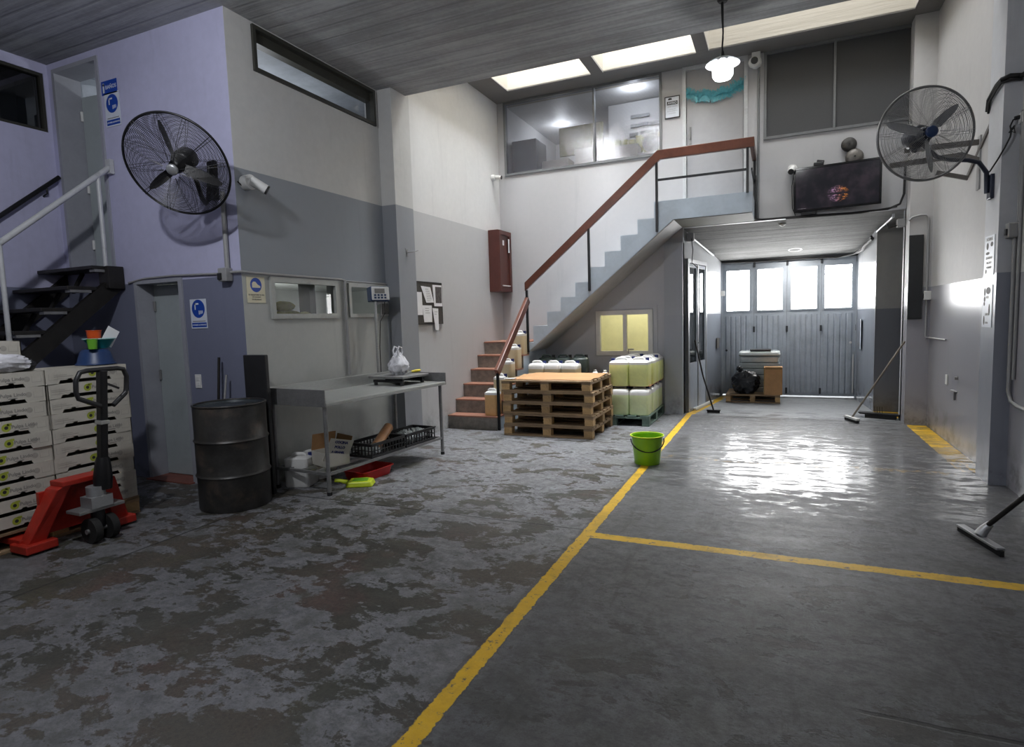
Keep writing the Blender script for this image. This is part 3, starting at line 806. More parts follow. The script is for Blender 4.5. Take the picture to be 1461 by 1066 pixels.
# ------------------------------------------------------------------ jerrycans
def make_can(label, w, d, h, m_body, m_top, m_cap, fill=.74, group=None):
    t = thing('jerrycan', label, 'jerrycan', (0,0,0), 0, group)
    f = fill*h
    build('body', loft([(w*.93,d*.93,0),(w,d,.012),(w,d,f)], .035), m_body, t, smooth=50)
    build('shoulder', loft([(w,d,f),(w,d,f+.03),(w*.97,d*.97,h*.86),(w*.8,d*.86,h*.92),(w*.45,d*.5,h*.94)], .035), m_top, t, smooth=50)
    hb = MB().tube([(-w*.34,0,h*.9),(-w*.32,0,h*.97),(-w*.24,0,h*1.0),(w*.12,0,h*1.0),(w*.2,0,h*.97),(w*.22,0,h*.9)], .016, 10)
    build('handle', hb, m_top, t, smooth=60)
    build('cap', MB().cyl((w*.34,d*.18,h*.88),(w*.34,d*.18,h*1.01),.026,14), m_cap, t, smooth=40)
    return t
def place(proto, used, loc, rz, label, group):
    if not used: 
        proto.location = loc; proto.rotation_euler = (0,0,rz); proto['label'] = label
        if group: proto['group'] = group
        used.append(1); return proto
    return dup(proto, loc, rz, label, group)

# green pallet beside the pillar carrying two layers
def make_pallet(label, L=1.2, W=1.0, m=None, mbk=None, group=None):
    m = m or M_wood; mbk = mbk or M_wood_b
    t = thing('wooden_pallet', label, 'pallet', (0,0,0), 0, group)
    n = 6; bw = .125; gap = (W-n*bw)/(n-1)
    for i in range(n):
        y = -W/2+i*(bw+gap)
        build('deck_board', MB().box(-L/2,L/2,y,y+bw,.122+random.uniform(-.001,.001),.144), m, t, bev=.003)
    for i in range(3):
        x = -L/2+i*(L-.115)/2
        build('stringer_board', MB().box(x,x+.115,-W/2+.001,W/2-.001,.1,.122), m, t)
    for i in range(3):
        for j in range(3):
            x = -L/2+i*(L-.115)/2; y = -W/2+j*(W-.1)/2
            build('block', MB().box(x+.002,x+.113,y+.002,y+.098,.022,.1), mbk, t, bev=.003)
    for j in range(3):
        y = -W/2+j*(W-.1)/2
        build('bottom_board', MB().box(-L/2,L/2,y,y+.1,0,.022), m, t, bev=.003)
    return t
pal = make_pallet('wooden pallet at the bottom of the stack of five by the stairs')
pal.location = (-2.662,7.50,0); pal['group'] = 'stacked empty pallets'
names = ['second wooden pallet from the floor in the stack of five by the stairs','middle wooden pallet in the stack of five by the stairs',
         'wooden pallet directly beneath the topmost one in the stack by the stairs','topmost wooden pallet of the stack by the stairs, under the cardboard sheet']
jit = [(.012,-.006,.004),(-.01,.008,-.006),(.008,.0,.008),(-.014,-.004,-.004)]
for k in range(4):
    dup(pal, (-2.662+jit[k][0], 7.5+jit[k][1], .1445*(k+1)), jit[k][2], names[k], 'stacked empty pallets')
# cardboard sheet with curled edges on the stack
mb = MB(); N = 14
def cz(i, j):
    u, v = i/N, j/N
    return .726 + .012*max(0, mnoise.noise(Vector((u*3,v*3,2))))*4*(abs(u-.5)*2)**2 + .018*max(0,(u-.9))*10*max(0, v-.5) + .004*math.sin(v*8)**2
for zoff in (0, .005):
    mb.v += [(-3.17+1.08*i/N, 7.06+.9*j/N+.02*math.sin(i*.9), cz(i,j)+zoff) for j in range(N+1) for i in range(N+1)]
q = (N+1)**2
for j in range(N):
    for i in range(N):
        a = j*(N+1)+i; mb.f += [(a,a+1,a+N+2,a+N+1), (q+a,q+a+N+1,q+a+N+2,q+a+1)]
for i in range(N):
    for a, b in ((i, i+1), (N*(N+1)+i+1, N*(N+1)+i), ((i+1)*(N+1), i*(N+1)), (i*(N+1)+N, (i+1)*(N+1)+N)): mb.f.append((a, b, q+b, q+a))
tag(build('cardboard_sheet', mb, M_card, smooth=40), 'flat brown cardboard sheet lying on top of the pallet stack', 'cardboard')
build_piece = loft([(.13,.07,0),(.15,.09,.012)], .02)
o = build('paper_scrap', mv(build_piece, 0, 0, 0), M_paper, loc=(-3.19,7.10,.727), smooth=50); tag(o, 'small white paper scrap at the corner of the cardboard sheet', 'paper')

gp = make_pallet('green painted pallet under the yellow jerrycans beside the pillar', 1.18, 1.0, M_wood_g, M_wood_g)
gp.location = (-2.07,8.62,0); gp.rotation_euler = (0,0,PI/2)
# jerrycans on it: columns along X, rows along Y
used_y = []; used_g = []
can_g = make_can('x', .265, .275, .385, M_liq_g, M_can_w, M_capb, .72)
can_y = make_can('x', .265, .275, .375, M_liq_y, M_can_w, M_capb, .78)
rows = ['front row','second row','third row','back row']
cols = ['column beside the passage pillar','middle column','column beside the pallet stack']
for c in range(3):
    for r in range(4):
        if c == 2 and r > 1: continue
        x = -1.715-.272*c; y = 8.185+.285*r
        place(can_g, used_g, (x+random.uniform(-.004,.004), y, .1455), 0, 'pale green jerrycan low on the green pallet, %s, %s' % (rows[r], cols[c]), 'lower layer of jerrycans')
tag(build('cardboard_sheet', MB().box(-2.44,-1.575,8.13,9.17,.536,.545), M_card), 'cardboard layer between the two layers of jerrycans', 'cardboard')
for c in range(2):
    for r in range(4):
        x = -1.70-.275*c - (.02 if r == 0 else 0); y = 8.20+.285*r
        place(can_y, used_y, (x, y, .546), PI if (c+r) % 2 else 0, 'bright yellow jerrycan of the upper layer, %s, %s' % (rows[r], cols[c]), 'upper layer of jerrycans')

# jerrycans behind the pallet stack, standing on a pallet of their own in two layers
gp2 = dup(gp, (-3.03,8.62,0), 0, 'green painted pallet hidden behind the stack of wooden pallets'); gp2.scale = (.72,.85,1)
ud = []; uw = []
can_d = make_can('x', .25, .25, .43, M_can_d, M_can_d, M_black, .8)
can_w = make_can('x', .25, .25, .36, M_liq_c, M_can_w, M_capb, .70)
lo_cols = [-3.29,-3.03,-2.77]
for i, x in enumerate(lo_cols):
    for j, y in enumerate((8.35, 8.62)):
        place(can_w, uw, (x, y, .1455), 0, 'white jerrycan low behind the pallet stack, %s place from stairs, %s row' % (['first','second','third','fourth'][i], ['front','rear'][j]), 'jerrycans behind the pallet stack')
tops = [(-3.29,8.36,0,'white shouldered jerrycan behind the pallet stack beside the lower stairs'),
        (-3.03,8.36,.0,'cream jerrycan with blue cap behind the pallet stack, second from stairs'),
        (-2.77,8.36,.0,'white jerrycan showing its handle above the cardboard sheet, third from stairs')]
for x, y, rz, lb in tops: dup(can_w, (x, y, .5065), rz, lb, 'jerrycans behind the pallet stack')
for i, x in enumerate((-3.25,-2.98,-2.72)):
    place(can_d, ud, (x, 8.66, .5065), .1*i, 'dark green jerrycan in the rear row behind the pallet stack, %s' % ['beside the stairs','middle one','under the small window'][i], 'dark jerrycans behind the pallet stack')
def make_bottle(label):
    t = thing('plastic_jug', label, 'jug', (0,0,0))
    build('body', MB().lathe([(.055,0),(.065,.01),(.065,.11),(.05,.15),(.03,.18),(.02,.19)], 20, caps=True), M_can_w, t, smooth=50)
    build('cap', MB().cyl((0,0,.19),(0,0,.212),.022,14), M_white, t)
    return t
bt = make_bottle('round white plastic jug standing behind the corner of the pallet stack'); bt.location = (-2.20,8.14,.546)
dup(bt, (-2.36,8.20,.546), 0, 'round white plastic jug next to the white jerrycans behind the pallet stack')
# jerrycans on the stairs, one to a step against the railing
can_o = make_can('x', .19, .19, .36, M_liq_o, M_can_w, M_can_w, .8)
can_c = make_can('x', .17, .18, .35, M_liq_c, M_can_w, M_capb, .8)
can_o.location = (-3.585,7.37,.195); can_o['label'] = 'amber filled jerrycan on the lowest stair against the railing post'; can_o['group'] = 'jerrycans on the stairs'
can_c.location = (-3.565,7.60,.39); can_c['label'] = 'cream jerrycan on the second stair, partly behind the pallet stack'; can_c['group'] = 'jerrycans on the stairs'
for k, (y, z, lb) in enumerate(((7.85,.585,'cream jerrycan on the third stair against the railing'),(8.1,.78,'cream jerrycan on the fourth stair against the railing'),
                                (8.33,.975,'cream jerrycan on the fifth stair, highest of the row'))):
    dup(can_c, (-3.56,y,z), 0, lb, 'jerrycans on the stairs')

# lime bucket on the yellow line
t = thing('bucket', 'lime green bucket with black handle on the yellow floor line', 'bucket', (-1.2,6.02,0))
build('pail', MB().lathe([(.0,.004),(.118,.004),(.122,0),(.128,.01),(.155,.275),(.16,.29),(.168,.29),(.168,.283),(.162,.278),(.15,.28),(.124,.014),(0,.012)], 40), M_lime, t, smooth=50)
build('rim', MB().tube(ring_pts((0,0,.29), .166, 40), .006, 8, True), M_limeg, t, smooth=60)
pts = []
for i in range(17):
    a = PI*i/16; pts.append((.165*math.cos(a), -.02-.165*math.sin(a)*.72, .255-.115*math.sin(a)))
build('handle', MB().tube([Matrix.Rotation(.3,3,'Z') @ Vector(p) for p in pts], .006, 8), M_cable, t, smooth=60)

# ================================================================== DRUM, TABLE and what is on and under it
t = thing('steel_drum', 'tall black steel drum with two ribs standing by the doorway corner', 'drum', (-4.235,3.60,0))
build('body', MB().lathe([(.0,.006),(.27,.006),(.28,0),(.285,.01),(.285,.27),(.289,.28),(.296,.29),(.289,.30),(.285,.31),(.285,.56),(.289,.57),(.296,.58),(.289,.59),(.285,.60),(.285,.85),(.28,.87)], 56), M_drum, t, smooth=40)
build('rim', MB().tube(ring_pts((0,0,.872), .283, 56), .009, 8, True), M_drum, t, smooth=60)
build('lid', MB().lathe([(.0,.845),(.2,.845),(.21,.85),(.27,.85),(.278,.872)], 56), mat('dusty_lid_paint', rgb(64,70,74), .35, .4, .3, 8), t, smooth=40)
build('bung', MB().cyl((.12,.1,.845),(.12,.1,.862),.032,16), M_drum, t)
tag(build('panel_board', MB().box(-4.385,-4.12,3.905,3.945,0.0,1.26), M_black, bev=.008), 'tall narrow black board standing upright behind the steel drum', 'board')
t = thing('broom_stick', 'thin dark broom stick leaning on the wall beside the black board', 'broom', (-4.72,3.82,0))
build('shaft', MB().tube([(0,0,.06),(.03,.09,1.24)], .012, 10), M_tread, t, smooth=60)
build('head', MB().box(-.12,.12,-.02,.03,.03,.08), M_tread, t, bev=.006)
build('bristles', MB().box(-.115,.115,-.018,.028,0,.03), M_rubber, t)
t = thing('mop_stick', 'pale thin mop stick leaning next to the dark broom stick', 'mop', (-4.60,3.72,0))
build('shaft', MB().tube([(0,0,.05),(.0,.18,1.08)], .010, 10), M_conduit, t, smooth=60)
build('head', MB().lathe([(.05,0),(.06,.02),(.03,.07),(.012,.08)], 16, caps=True), M_rubber, t, smooth=50)

TA = -math.atan2(.14, 1.73)
t = thing('steel_table', 'long stainless steel work table with raised rims along the wall', 'table', (-3.61,4.05,0), TA)
L = 1.78; W = .70
mb = wall_grid(-W, .03, -.03, L, [], .012, lambda u, v, w: (u, v, .818+w))
build('top', mb, M_steel, t)
build('front_edge', MB().bar((.032,-.03,.812),(.032,L,.812),.03,.038), M_steel, t, bev=.008)
build('backsplash', MB().box(-W-.012,-W,-.03,L,.80,.945), M_steel, t, bev=.003)
build('end_rim', MB().box(-W,.045,-.042,-.03,.795,.945), M_steel_d, t, bev=.003)
build('end_rim', MB().box(-W,.045,L,L+.012,.795,.93), M_steel_d, t, bev=.003)
for x in (0, -W+.04):
    for y in (0, L-.05):
        build('leg', MB().cyl((x,y,0),(x,y,.815),.019,14), M_steel_d, t, smooth=40)
        build('foot', MB().cyl((x,y,0),(x,y,.03),.023,14), M_black, t)
for a, b in (((0,0,.19),(0,L-.05,.19)), ((-W+.04,0,.19),(-W+.04,L-.05,.19)), ((0,0,.19),(-W+.04,0,.19)), ((0,L-.05,.19),(-W+.04,L-.05,.19)),
             ((-.17,0,.19),(-.17,L-.05,.19)), ((-.34,0,.19),(-.34,L-.05,.19)), ((-.5,0,.19),(-.5,L-.05,.19))):
    build('shelf_bar', MB().bar(a, b, .025, .025), M_steel_d, t)

def make_crate(label, group):
    t = thing('plastic_crate', label, 'crate', (0,0,0), TA, group)
    mb = MB(); w, l, h = .31, .505, .135
    for x in (-w/2, w/2-.012):
        mb.box(x, x+.012, -l/2, l/2, 0, .025); mb.box(x, x+.012, -l/2, l/2, h-.022, h)
        for k in range(12):
            y = -l/2 + k*(l-.01)/11; mb.box(x+.002, x+.01, y, y+.01, .02, h-.02)
        mb.box(x+.002, x+.01, -l/2, l/2, .065, .073)
    for y in (-l/2, l/2-.012):
        mb.box(-w/2, w/2, y, y+.012, 0, .025); mb.box(-w/2, w/2, y, y+.012, h-.022, h)
        for k in range(8):
            x = -w/2 + k*(w-.01)/7; mb.box(x, x+.01, y+.002, y+.01, .02, h-.02)
        mb.box(-w/2, w/2, y+.002, y+.01, .065, .073)
    build('basket', mb, M_black, t)
    fl = MB()
    for k in range(9): fl.box(-w/2+.01, w/2-.01, -l/2+.012+k*.056, -l/2+.04+k*.056, .002, .008)
    build('base', fl, M_black, t)
    ri = wall_grid(-w/2-.008, w/2+.008, -l/2-.008, l/2+.008, [(-w/2+.012, w/2-.012, -l/2+.012, l/2-.012)], .012, lambda u, v, q: (u, v, h+q-.004))
    build('rim', ri, M_black, t)
    return t
c1 = make_crate('black slatted crate with a brown roll on the table shelf', 'crates under the steel table'); c1.location = (-3.70,4.88,.203)
dup(c1, (-3.655,5.405,.203), TA, 'black slatted crate full of clear plastic on the table shelf', 'crates under the steel table')
t = thing('cardboard_roll', 'shiny brown cardboard roll lying slanted in the black crate', 'roll', (-3.72,4.9,.24))
build('roll', MB().lathe([(.028,-.19),(.05,-.19),(.05,.19),(.028,.19),(.028,-.19)], 28, M=Matrix.Rotation(.25,4,'Z') @ Matrix.Rotation(-1.22,4,'X') @ Matrix.Translation((0,0,.0))), mat('glossy_brown_roll', rgb(186,136,94), .3, 0, .15, 8), t, smooth=50, loc=(.03,.06,.11))
for i, (x, y, s, sd) in enumerate(((-3.66,5.33,.11,3),(-3.64,5.5,.1,8))):
    o = build('plastic_wrap', blob((.11,.1,.075), .35, 4, sd, flat=.2), M_wrap, loc=(x,y,.213), smooth=40)
    tag(o, ['crumpled clear plastic wrap in the crate, towards the brown roll','crumpled clear plastic wrap at the far end of the crate'][i], 'plastic wrap', 'wrap in the crate')
o = build('plastic_wrap', blob((.12,.1,.05), .35, 4, 12, flat=.2), M_wrap, loc=(-3.70,4.76,.213), smooth=40); tag(o, 'pale crumpled film under the brown cardboard roll', 'plastic wrap')

# platform scale with its read-out on a post
t = thing('platform_scale', 'flat steel platform scale on the far end of the work table', 'scale', (-3.86,5.55,.83), TA)
build('platform', MB().box(-.24,.24,-.235,.235,.075,.1), M_steel_d, t, bev=.006)
build('frame', join(MB().box(-.2,.2,-.2,-.16,.03,.06), MB().box(-.2,.2,.16,.2,.03,.06), MB().box(-.03,.03,-.2,.2,.035,.075)), M_blackm, t)
for x in (-.18,.18):
    for y in (-.18,.18): build('foot', MB().cyl((x,y,0),(x,y,.035),.02,12), M_black, t)
t = thing('scale_indicator', 'blue and white scale display on a thin post before the small window', 'display', (-4.26,5.72,.83))
build('post', MB().cyl((0,0,0),(0,0,.98),.017,14), M_steel, t, smooth=40)
build('base_plate', MB().box(-.04,.04,-.05,.05,0,.008), M_steel, t)
M = Matrix.Translation((.05,.03,1.02)) @ Matrix.Rotation(1.0,4,'Z') @ Matrix.Rotation(-.1,4,'X')
build('housing', MB().box(-.115,.115,-.01,.115,-.085,.085).xf(M), M_navy, t, bev=.012)
fp = build('front_panel', MB().box(-.105,.105,-.026,-.01,-.075,.075).xf(M), M_white, t, bev=.006)
build('screen', MB().box(-.07,.05,-.029,-.026,.0,.055).xf(M), M_inkgrey, fp)
kb = MB()
for i in range(4):
    for j in range(2): kb.box(-.08+i*.04,-.055+i*.04,-.03,-.026,-.06+j*.03,-.04+j*.03)
build('keys', kb.xf(M), M_navy, fp)
build('bracket', MB().bar((0,0,.9),(.05,.1,.94),.03,.03), M_steel_d, t)
build('cable', MB().tube([(.06,.1,.93),(.07,.09,.8),(.03,.04,.7),(.02,.02,.4),(.02,.02,.02)], .005, 8), M_cable, t, smooth=60)
t = thing('keypad_panel', 'small grey slotted panel hanging under the scale display', 'panel', (-4.36,6.0,1.62))
build('plate', MB().box(0,.02,-.06,.1,-.02,.14), M_conduit, t, bev=.004)
sl = MB()
for i in range(5): sl.box(.02,.024,-.045+i*.028,-.03+i*.028,-.005,.125)
build('slots', sl, M_ink, t)
# shopping bag and a yellow handled tool on the scale
def neck(x, y, z):
    k = max(0, (z-.0)/.14); s = 1-.62*min(1, k); return x*s, y*s, z*(1.15)
t = thing('plastic_bag', 'white knotted plastic shopping bag standing on the scale', 'bag', (-3.86,5.55,.931))
build('bag', blob((.11,.13,.14), .30, 3.2, 5, 48, 32, .18, neck), M_bag, t, smooth=50)
for s in (-.03, .03):
    build('handle', MB().tube([(s,-.035,.22),(s,-.05,.27),(s,-.02,.315),(s,.03,.30),(s,.04,.25),(s,.02,.215)], [.012,.01,.008,.008,.01,.012], 8), M_bag, t, smooth=60)
t = thing('hand_tool', 'yellow handled tool lying beside the shopping bag on the scale', 'tool', (-3.80,5.73,.931))
build('handle', MB().tube([(.0,-.02,.02),(.02,.04,.022),(.03,.11,.022)], [.012,.016,.013], 10), M_yellow, t, smooth=60)
build('blade', MB().box(-.012,.012,-.12,-.02,.016,.022), M_steel, t)

# below the table
cw = make_can('x', .23, .25, .30, M_can_w, M_can_w, M_capb, .8); cw.location = (-4.12,4.26,0); cw.rotation_euler = (0,0,.3)
cw['label'] = 'white jerrycan on the floor under the table beside the drum'; cw['group'] = 'jerrycans under the steel table'
dup(cw, (-4.16,4.56,0), -.2, 'white jerrycan with blue cap under the table behind the open carton', 'jerrycans under the steel table')
t = thing('open_carton', 'opened cardboard carton with a printed white flap on the table shelf', 'carton', (-3.83,4.34,.203), -.35)
b = MB(); w, l, h, q = .27, .24, .13, .005
b.box(-w/2,w/2,-l/2,l/2,0,q)
for x0, x1, y0, y1 in ((-w/2,-w/2+q,-l/2,l/2),(w/2-q,w/2,-l/2,l/2),(-w/2,w/2,-l/2,-l/2+q),(-w/2,w/2,l/2-q,l/2)): b.box(x0,x1,y0,y1,0,h)
build('body', b, M_carton, t)
FM = Matrix.Translation((w/2,0,h)) @ Matrix.Rotation(-.25,4,'X') @ Matrix.Rotation(.35,4,'Y')
fl = build('printed_flap', MB().box(0,.004,-l/2,l/2,-.10,.13).xf(FM), M_carton, t, label='white flap printed with dark blue lines of text')
tx = MB()
for i, (s, sz) in enumerate((('COCINA',.034),('POLLO',.034),('A GRANEL',.028),('FRESCO',.03))):
    tx2 = text_mb(s, sz, bold=.002); tx2.xf(FM @ on_x(.0055, 0, .1-.05*i)); tx.add(tx2.v, tx2.f)
build('print', tx, mat('dark_blue_ink', rgb(44,48,96), .6), fl)
build('brown_flap', MB().box(-.004,0,-l/2,l/2,0,.16).xf(Matrix.Translation((-w/2,0,h)) @ Matrix.Rotation(.25,4,'Y')), M_card, t, label='brown inner side of an upright flap')
build('brown_flap', MB().box(-w/2,w/2,0,.004,0,.13).xf(Matrix.Translation((0,l/2,h)) @ Matrix.Rotation(-.3,4,'X')), M_cardin, t, label='brown inner side of a rear flap')
t = thing('dustpan', 'yellow green plastic dustpan on the floor by the table leg', 'dustpan', (-3.56,4.42,0), .5)
build('pan', MB().prism([(-.13,-.09),(.12,-.10),(.13,.07),(.05,.11),(-.12,.10)], lambda p: (p[0],p[1],.0), lambda p: (p[0]*.86,p[1]*.86,.05)), M_limeg, t, bev=.012)
build('hollow', MB().prism([(-.07,-.05),(.07,-.05),(.07,.05),(-.07,.06)], lambda p: (p[0],p[1],.048), lambda p: (p[0],p[1],.053)), M_greenc, t)
build('grip', MB().tube([(-.12,0,.03),(-.18,.01,.045),(-.24,.02,.05)], [.022,.016,.018], 10), M_limeg, t, smooth=60)
t = thing('basin', 'shallow red plastic basin on the floor under the table shelf', 'basin', (-3.70,4.72,0), TA)
build('pan', loft([(.27,.38,.0),(.30,.42,.085),(.32,.44,.09),(.32,.44,.082),(.295,.415,.08),(.255,.37,.012)], .05), M_redp, t, smooth=40)
build('rim', MB().tube([(x,y,.088) for x, y in rrect(.32,.44,.05)], .005, 6, True), M_redp, t, smooth=60)

# ================================================================== CARTON STACKS, their pallet, and the pallet truck
pw = make_pallet('wooden pallet under the two stacks of white fruit cartons', 1.2, 1.0)
pw.location = (-5.34,2.56,0); pw.rotation_euler = (0,0,PI/2)
def make_carton(variant=0):
    t = thing('fruit_carton', 'x', 'carton', (0,0,0))
    l, d, h, q = .592, .39, .109, .007
    b = MB(); x = d/2
    poly = [(-l/2,0)]
    s0, s1, sh = -.20, .16, .026
    poly += [(s0-.012,0),(s0,sh),(s0+.05,sh),(s0+.055,sh+.01),(s0+.08,sh+.01),(s0+.085,sh),(s1-.09,sh),(s1-.085,sh+.01),(s1-.06,sh+.01),(s1-.055,sh),(s1,sh),(s1+.012,0)]
    poly += [(l/2,0),(l/2,h),(-l/2,h)]
    b.prism(poly, lambda p: (x-q,p[0],p[1]), lambda p: (x,p[0],p[1]))
    b.box(-x,-x+q,-l/2,l/2,0,h); b.box(-x,x,-l/2,-l/2+q,0,h); b.box(-x,x,l/2-q,l/2,0,h)
    b.box(-x+.001,x-.012,-l/2,l/2,.040,.045)
    # folded corner posts and rim strips
    b.box(x-.05,x,-l/2,-l/2+.05,h-.004,h); b.box(x-.05,x,l/2-.05,l/2,h-.004,h)
    build('tray', b, M_carton, t)
    ly = -.02+.05*variant
    build('logo', join(disc((0,0,0),.028,20), rect(.005,.034,.014,.03)).xf(on_x(x+.0008,ly,.062)), mat('olive_green_print', rgb(150,160,54), .6), t)
    build('logo_centre', disc((0,0,0),.012,14).xf(on_x(x+.0014,ly,.062)), M_ink, t)
    build('lettering', join(text_mb('Pulpa Lindo', .034, 'LEFT', .0006, .0003).xf(Matrix.Translation((.03,.0,0))), rect(.08,.135,-.026,-.02)).xf(on_x(x+.001,ly,.062)), M_inkgrey, t)
    g = MB()
    for a, b2, c, e in ((-.27,-.14,.05,.056),(-.27,-.18,.062,.067),(-.27,-.1,.035,.038)): g.add(rect(a+.03*variant,b2+.03*variant,c,e).v, [(0,1,2,3)])
    for a in (.215, -.275):
        for r in (rect(a,a+.06,.03,.0325), rect(a,a+.0025,.03,.075), rect(a+.0575,a+.06,.03,.075)): g.add(r.v, r.f)
    g.add(disc((.185,.055,0),.02,16).v, [tuple(range(16))])
    build('small_print', g.xf(on_x(x+.0008,0,0)), mat('pale_grey_print', rgb(160,156,148), .6), t)
    return t
ca = make_carton(0); cb2 = make_carton(1); ua = []; ub = []
for s, (y, nm) in enumerate(((2.855,'by the grey door'), (2.255,'away from the grey door'))):
    for k in range(10):
        v = (k*7+s*3) % 5 in (0, 3)
        proto, us = (cb2, ub) if v else (ca, ua)
        place(proto, us, (-5.035+random.uniform(-.006,.006), y+random.uniform(-.006,.006), .1465+k*.1095), random.uniform(-.008,.008),
              'white fruit carton, %s in the carton stack %s' % (ORD[k], nm), 'fruit cartons')
for k in range(2):
    place(ca, ua, (-5.25, 2.235, 1.2425+k*.1095), .01*k, ['white fruit carton set back behind the white film bag on the stack','uppermost white fruit carton of all, beneath the metal steps'][k], 'fruit cartons')
o = build('plastic_bag', blob((.10,.27,.075), .28, 3, 21, 44, 28, .15), M_bag, loc=(-4.93,2.26,1.243), smooth=50, rot=(0,0,.05)); tag(o, 'crumpled white plastic film lying on the carton stack edge', 'plastic bag')
o = build('cloth', blob((.05,.09,.05), .25, 3, 31, 30, 20, .3), M_black, loc=(-5.0,2.50,1.243), smooth=50); tag(o, 'small black cloth bundle next to the white film on the cartons', 'cloth')
# basins and cups on the stack by the door
t = thing('basin', 'dark blue plastic basin turned upside down on the carton stack', 'basin', (-5.03,3.03,1.243))
build('bowl', MB().lathe([(.135,.0),(.14,.006),(.125,.03),(.105,.10),(.085,.125),(0,.128)], 36), M_navy, t, smooth=45)
build('rim', MB().tube(ring_pts((0,0,.006), .137, 36), .006, 8, True), M_navy, t, smooth=60)
t = thing('basin', 'teal plastic basin standing on the upturned dark blue basin', 'basin', (-5.03,3.07,1.373))
build('bowl', MB().lathe([(0,0),(.06,0),(.105,.07),(.115,.075),(.113,.079),(.102,.075),(.056,.008),(0,.008)], 32), M_teal, t, smooth=45)
build('rim', MB().tube(ring_pts((0,0,.077), .112, 32), .005, 8, True), mat('pale_teal_plastic', rgb(150,190,190), .4), t, smooth=60)
t = thing('cup', 'small green plastic cup standing against the teal basin', 'cup', (-4.945,2.965,1.372))
build('cup', MB().lathe([(0,0),(.030,0),(.037,.078),(.04,.078),(.035,.074),(.027,.006),(0,.006)], 24), M_greenc, t, smooth=45)
build('rim', MB().tube(ring_pts((0,0,.078), .038, 24), .003, 6, True), M_greenc, t, smooth=60)
t = thing('cup', 'orange plastic cup standing in the teal basin', 'cup', (-5.04,3.04,1.382))
build('cup', MB().lathe([(0,0),(.04,0),(.052,.135),(.055,.135),(.047,.13),(.036,.006),(0,.006)], 24), M_orange, t, smooth=45)
build('rim', MB().tube(ring_pts((0,0,.135), .053, 24), .003, 6, True), M_orange, t, smooth=60)
tag(build('paper', MB().box(-.002,.002,-.05,.05,0,.15).xf(Matrix.Rotation(-.55,4,'X')), M_paper, loc=(-5.0,3.10,1.40)), 'white sheet of paper stuck upright in the teal basin', 'paper')

# pallet truck: forks run under the cartons
t = thing('pallet_truck', 'red hand pallet truck with black steering handle before the cartons', 'pallet truck', (-4.55,2.61,0))
F0, F1 = 2.31, 2.87
for yc in (F0, F1):
    part(t, 'fork', join(MB().box(-5.55,-4.72,yc-.075,yc+.075,.055,.098), MB().prism([(-5.55,.055),(-5.68,.065),(-5.55,.095)], lambda p: (p[0],yc-.07,p[1]), lambda p: (p[0],yc+.07,p[1]))), M_red, bev=.006)
    w = part(t, 'fork_wheel', MB().cyl((-5.45,yc-.045,.04),(-5.45,yc+.045,.04),.04,18), M_rubber, smooth=40)
# arch that ties the forks: sloping cheeks up to a flat head
for yc, s in ((F0,1), (F1,-1)):
    ya = yc - s*.09; yb = yc + s*.03
    top = 2.61 - s*.10
    mb = MB()
    A = [(-4.76,ya,.02),(-4.66,ya,.02),(-4.66,ya+s*.12,.02),(-4.76,ya+s*.12,.02)]
    B = [(-4.70,top-s*.10,.42),(-4.56,top-s*.10,.42),(-4.56,top+s*.01,.46),(-4.70,top+s*.01,.46)]
    mb.add(A+B, [(0,3,2,1),(4,5,6,7),(0,1,5,4),(1,2,6,5),(2,3,7,6),(3,0,4,7)])
    part(t, 'cheek', mb, M_red, bev=.008)
    part(t, 'toe', MB().box(-4.80,-4.60,yc-.10,yc+.10,.015,.075), M_red, bev=.008)
part(t, 'head_plate', MB().box(-4.70,-4.55,2.44,2.78,.43,.468), M_red, bev=.006)
part(t, 'inner_plate', MB().box(-4.72,-4.69,2.36,2.82,.10,.40), M_red)
part(t, 'cross_beam', MB().box(-4.6,-4.44,2.47,2.79,.225,.25), M_steel_d, bev=.005)
pb = part(t, 'pump', join(MB().cyl((-4.49,2.62,.25),(-4.49,2.62,.40),.06,20), MB().box(-4.56,-4.43,2.55,2.70,.25,.33)), M_alu, smooth=40)
part(t, 'piston', MB().cyl((-4.49,2.62,.10),(-4.49,2.62,.25),.045,16), M_blackm, smooth=40)
for y in (2.56, 2.68):
    w = part(t, 'steering_wheel', MB().cyl((-4.47,y-.025,.09),(-4.47,y+.025,.09),.09,26), M_rubber, smooth=40)
    part(w, 'hub', MB().cyl((-4.47,y-.028,.09),(-4.47,y+.028,.09),.04,18), M_steel_d, smooth=40) if False else None
part(t, 'axle', MB().cyl((-4.47,2.52,.09),(-4.47,2.72,.09),.018,12), M_steel_d)
hz = lambda z: (-4.475+.03*(z-.4), 2.665+.06*(z-.4), z)
sh = MB()
a0 = hz(.38); a1 = hz(.62); a2 = hz(1.22)
part(t, 'handle_socket', MB().tube([hz(.37), hz(.45), hz(.56), hz(.60)], [.058,.062,.05,.04], 14), M_blackm, smooth=40)
part(t, 'handle_shaft', MB().bar(hz(.55), hz(1.23), .05, .065, (1,0,0)), M_blackm, bev=.01)
part(t, 'shaft_collar', MB().bar(hz(.84), hz(.87), .064, .075, (1,0,0)), M_steel, bev=.004)
cx, cy, cz2 = hz(1.1)
lp = [(cx+.03,cy-.035,.975),(cx,cy-.165,1.045),(cx,cy-.175,1.09),(cx,cy-.17,1.17),(cx,cy-.14,1.225),(cx,cy-.09,1.235),(cx,cy+.12,1.235),(cx,cy+.165,1.225),(cx,cy+.185,1.17),(cx,cy+.175,1.075),(cx,cy+.165,1.045),(cx+.03,cy+.05,.97)]
part(t, 'handle_loop', MB().tube(lp, .017, 12), M_black, smooth=60)
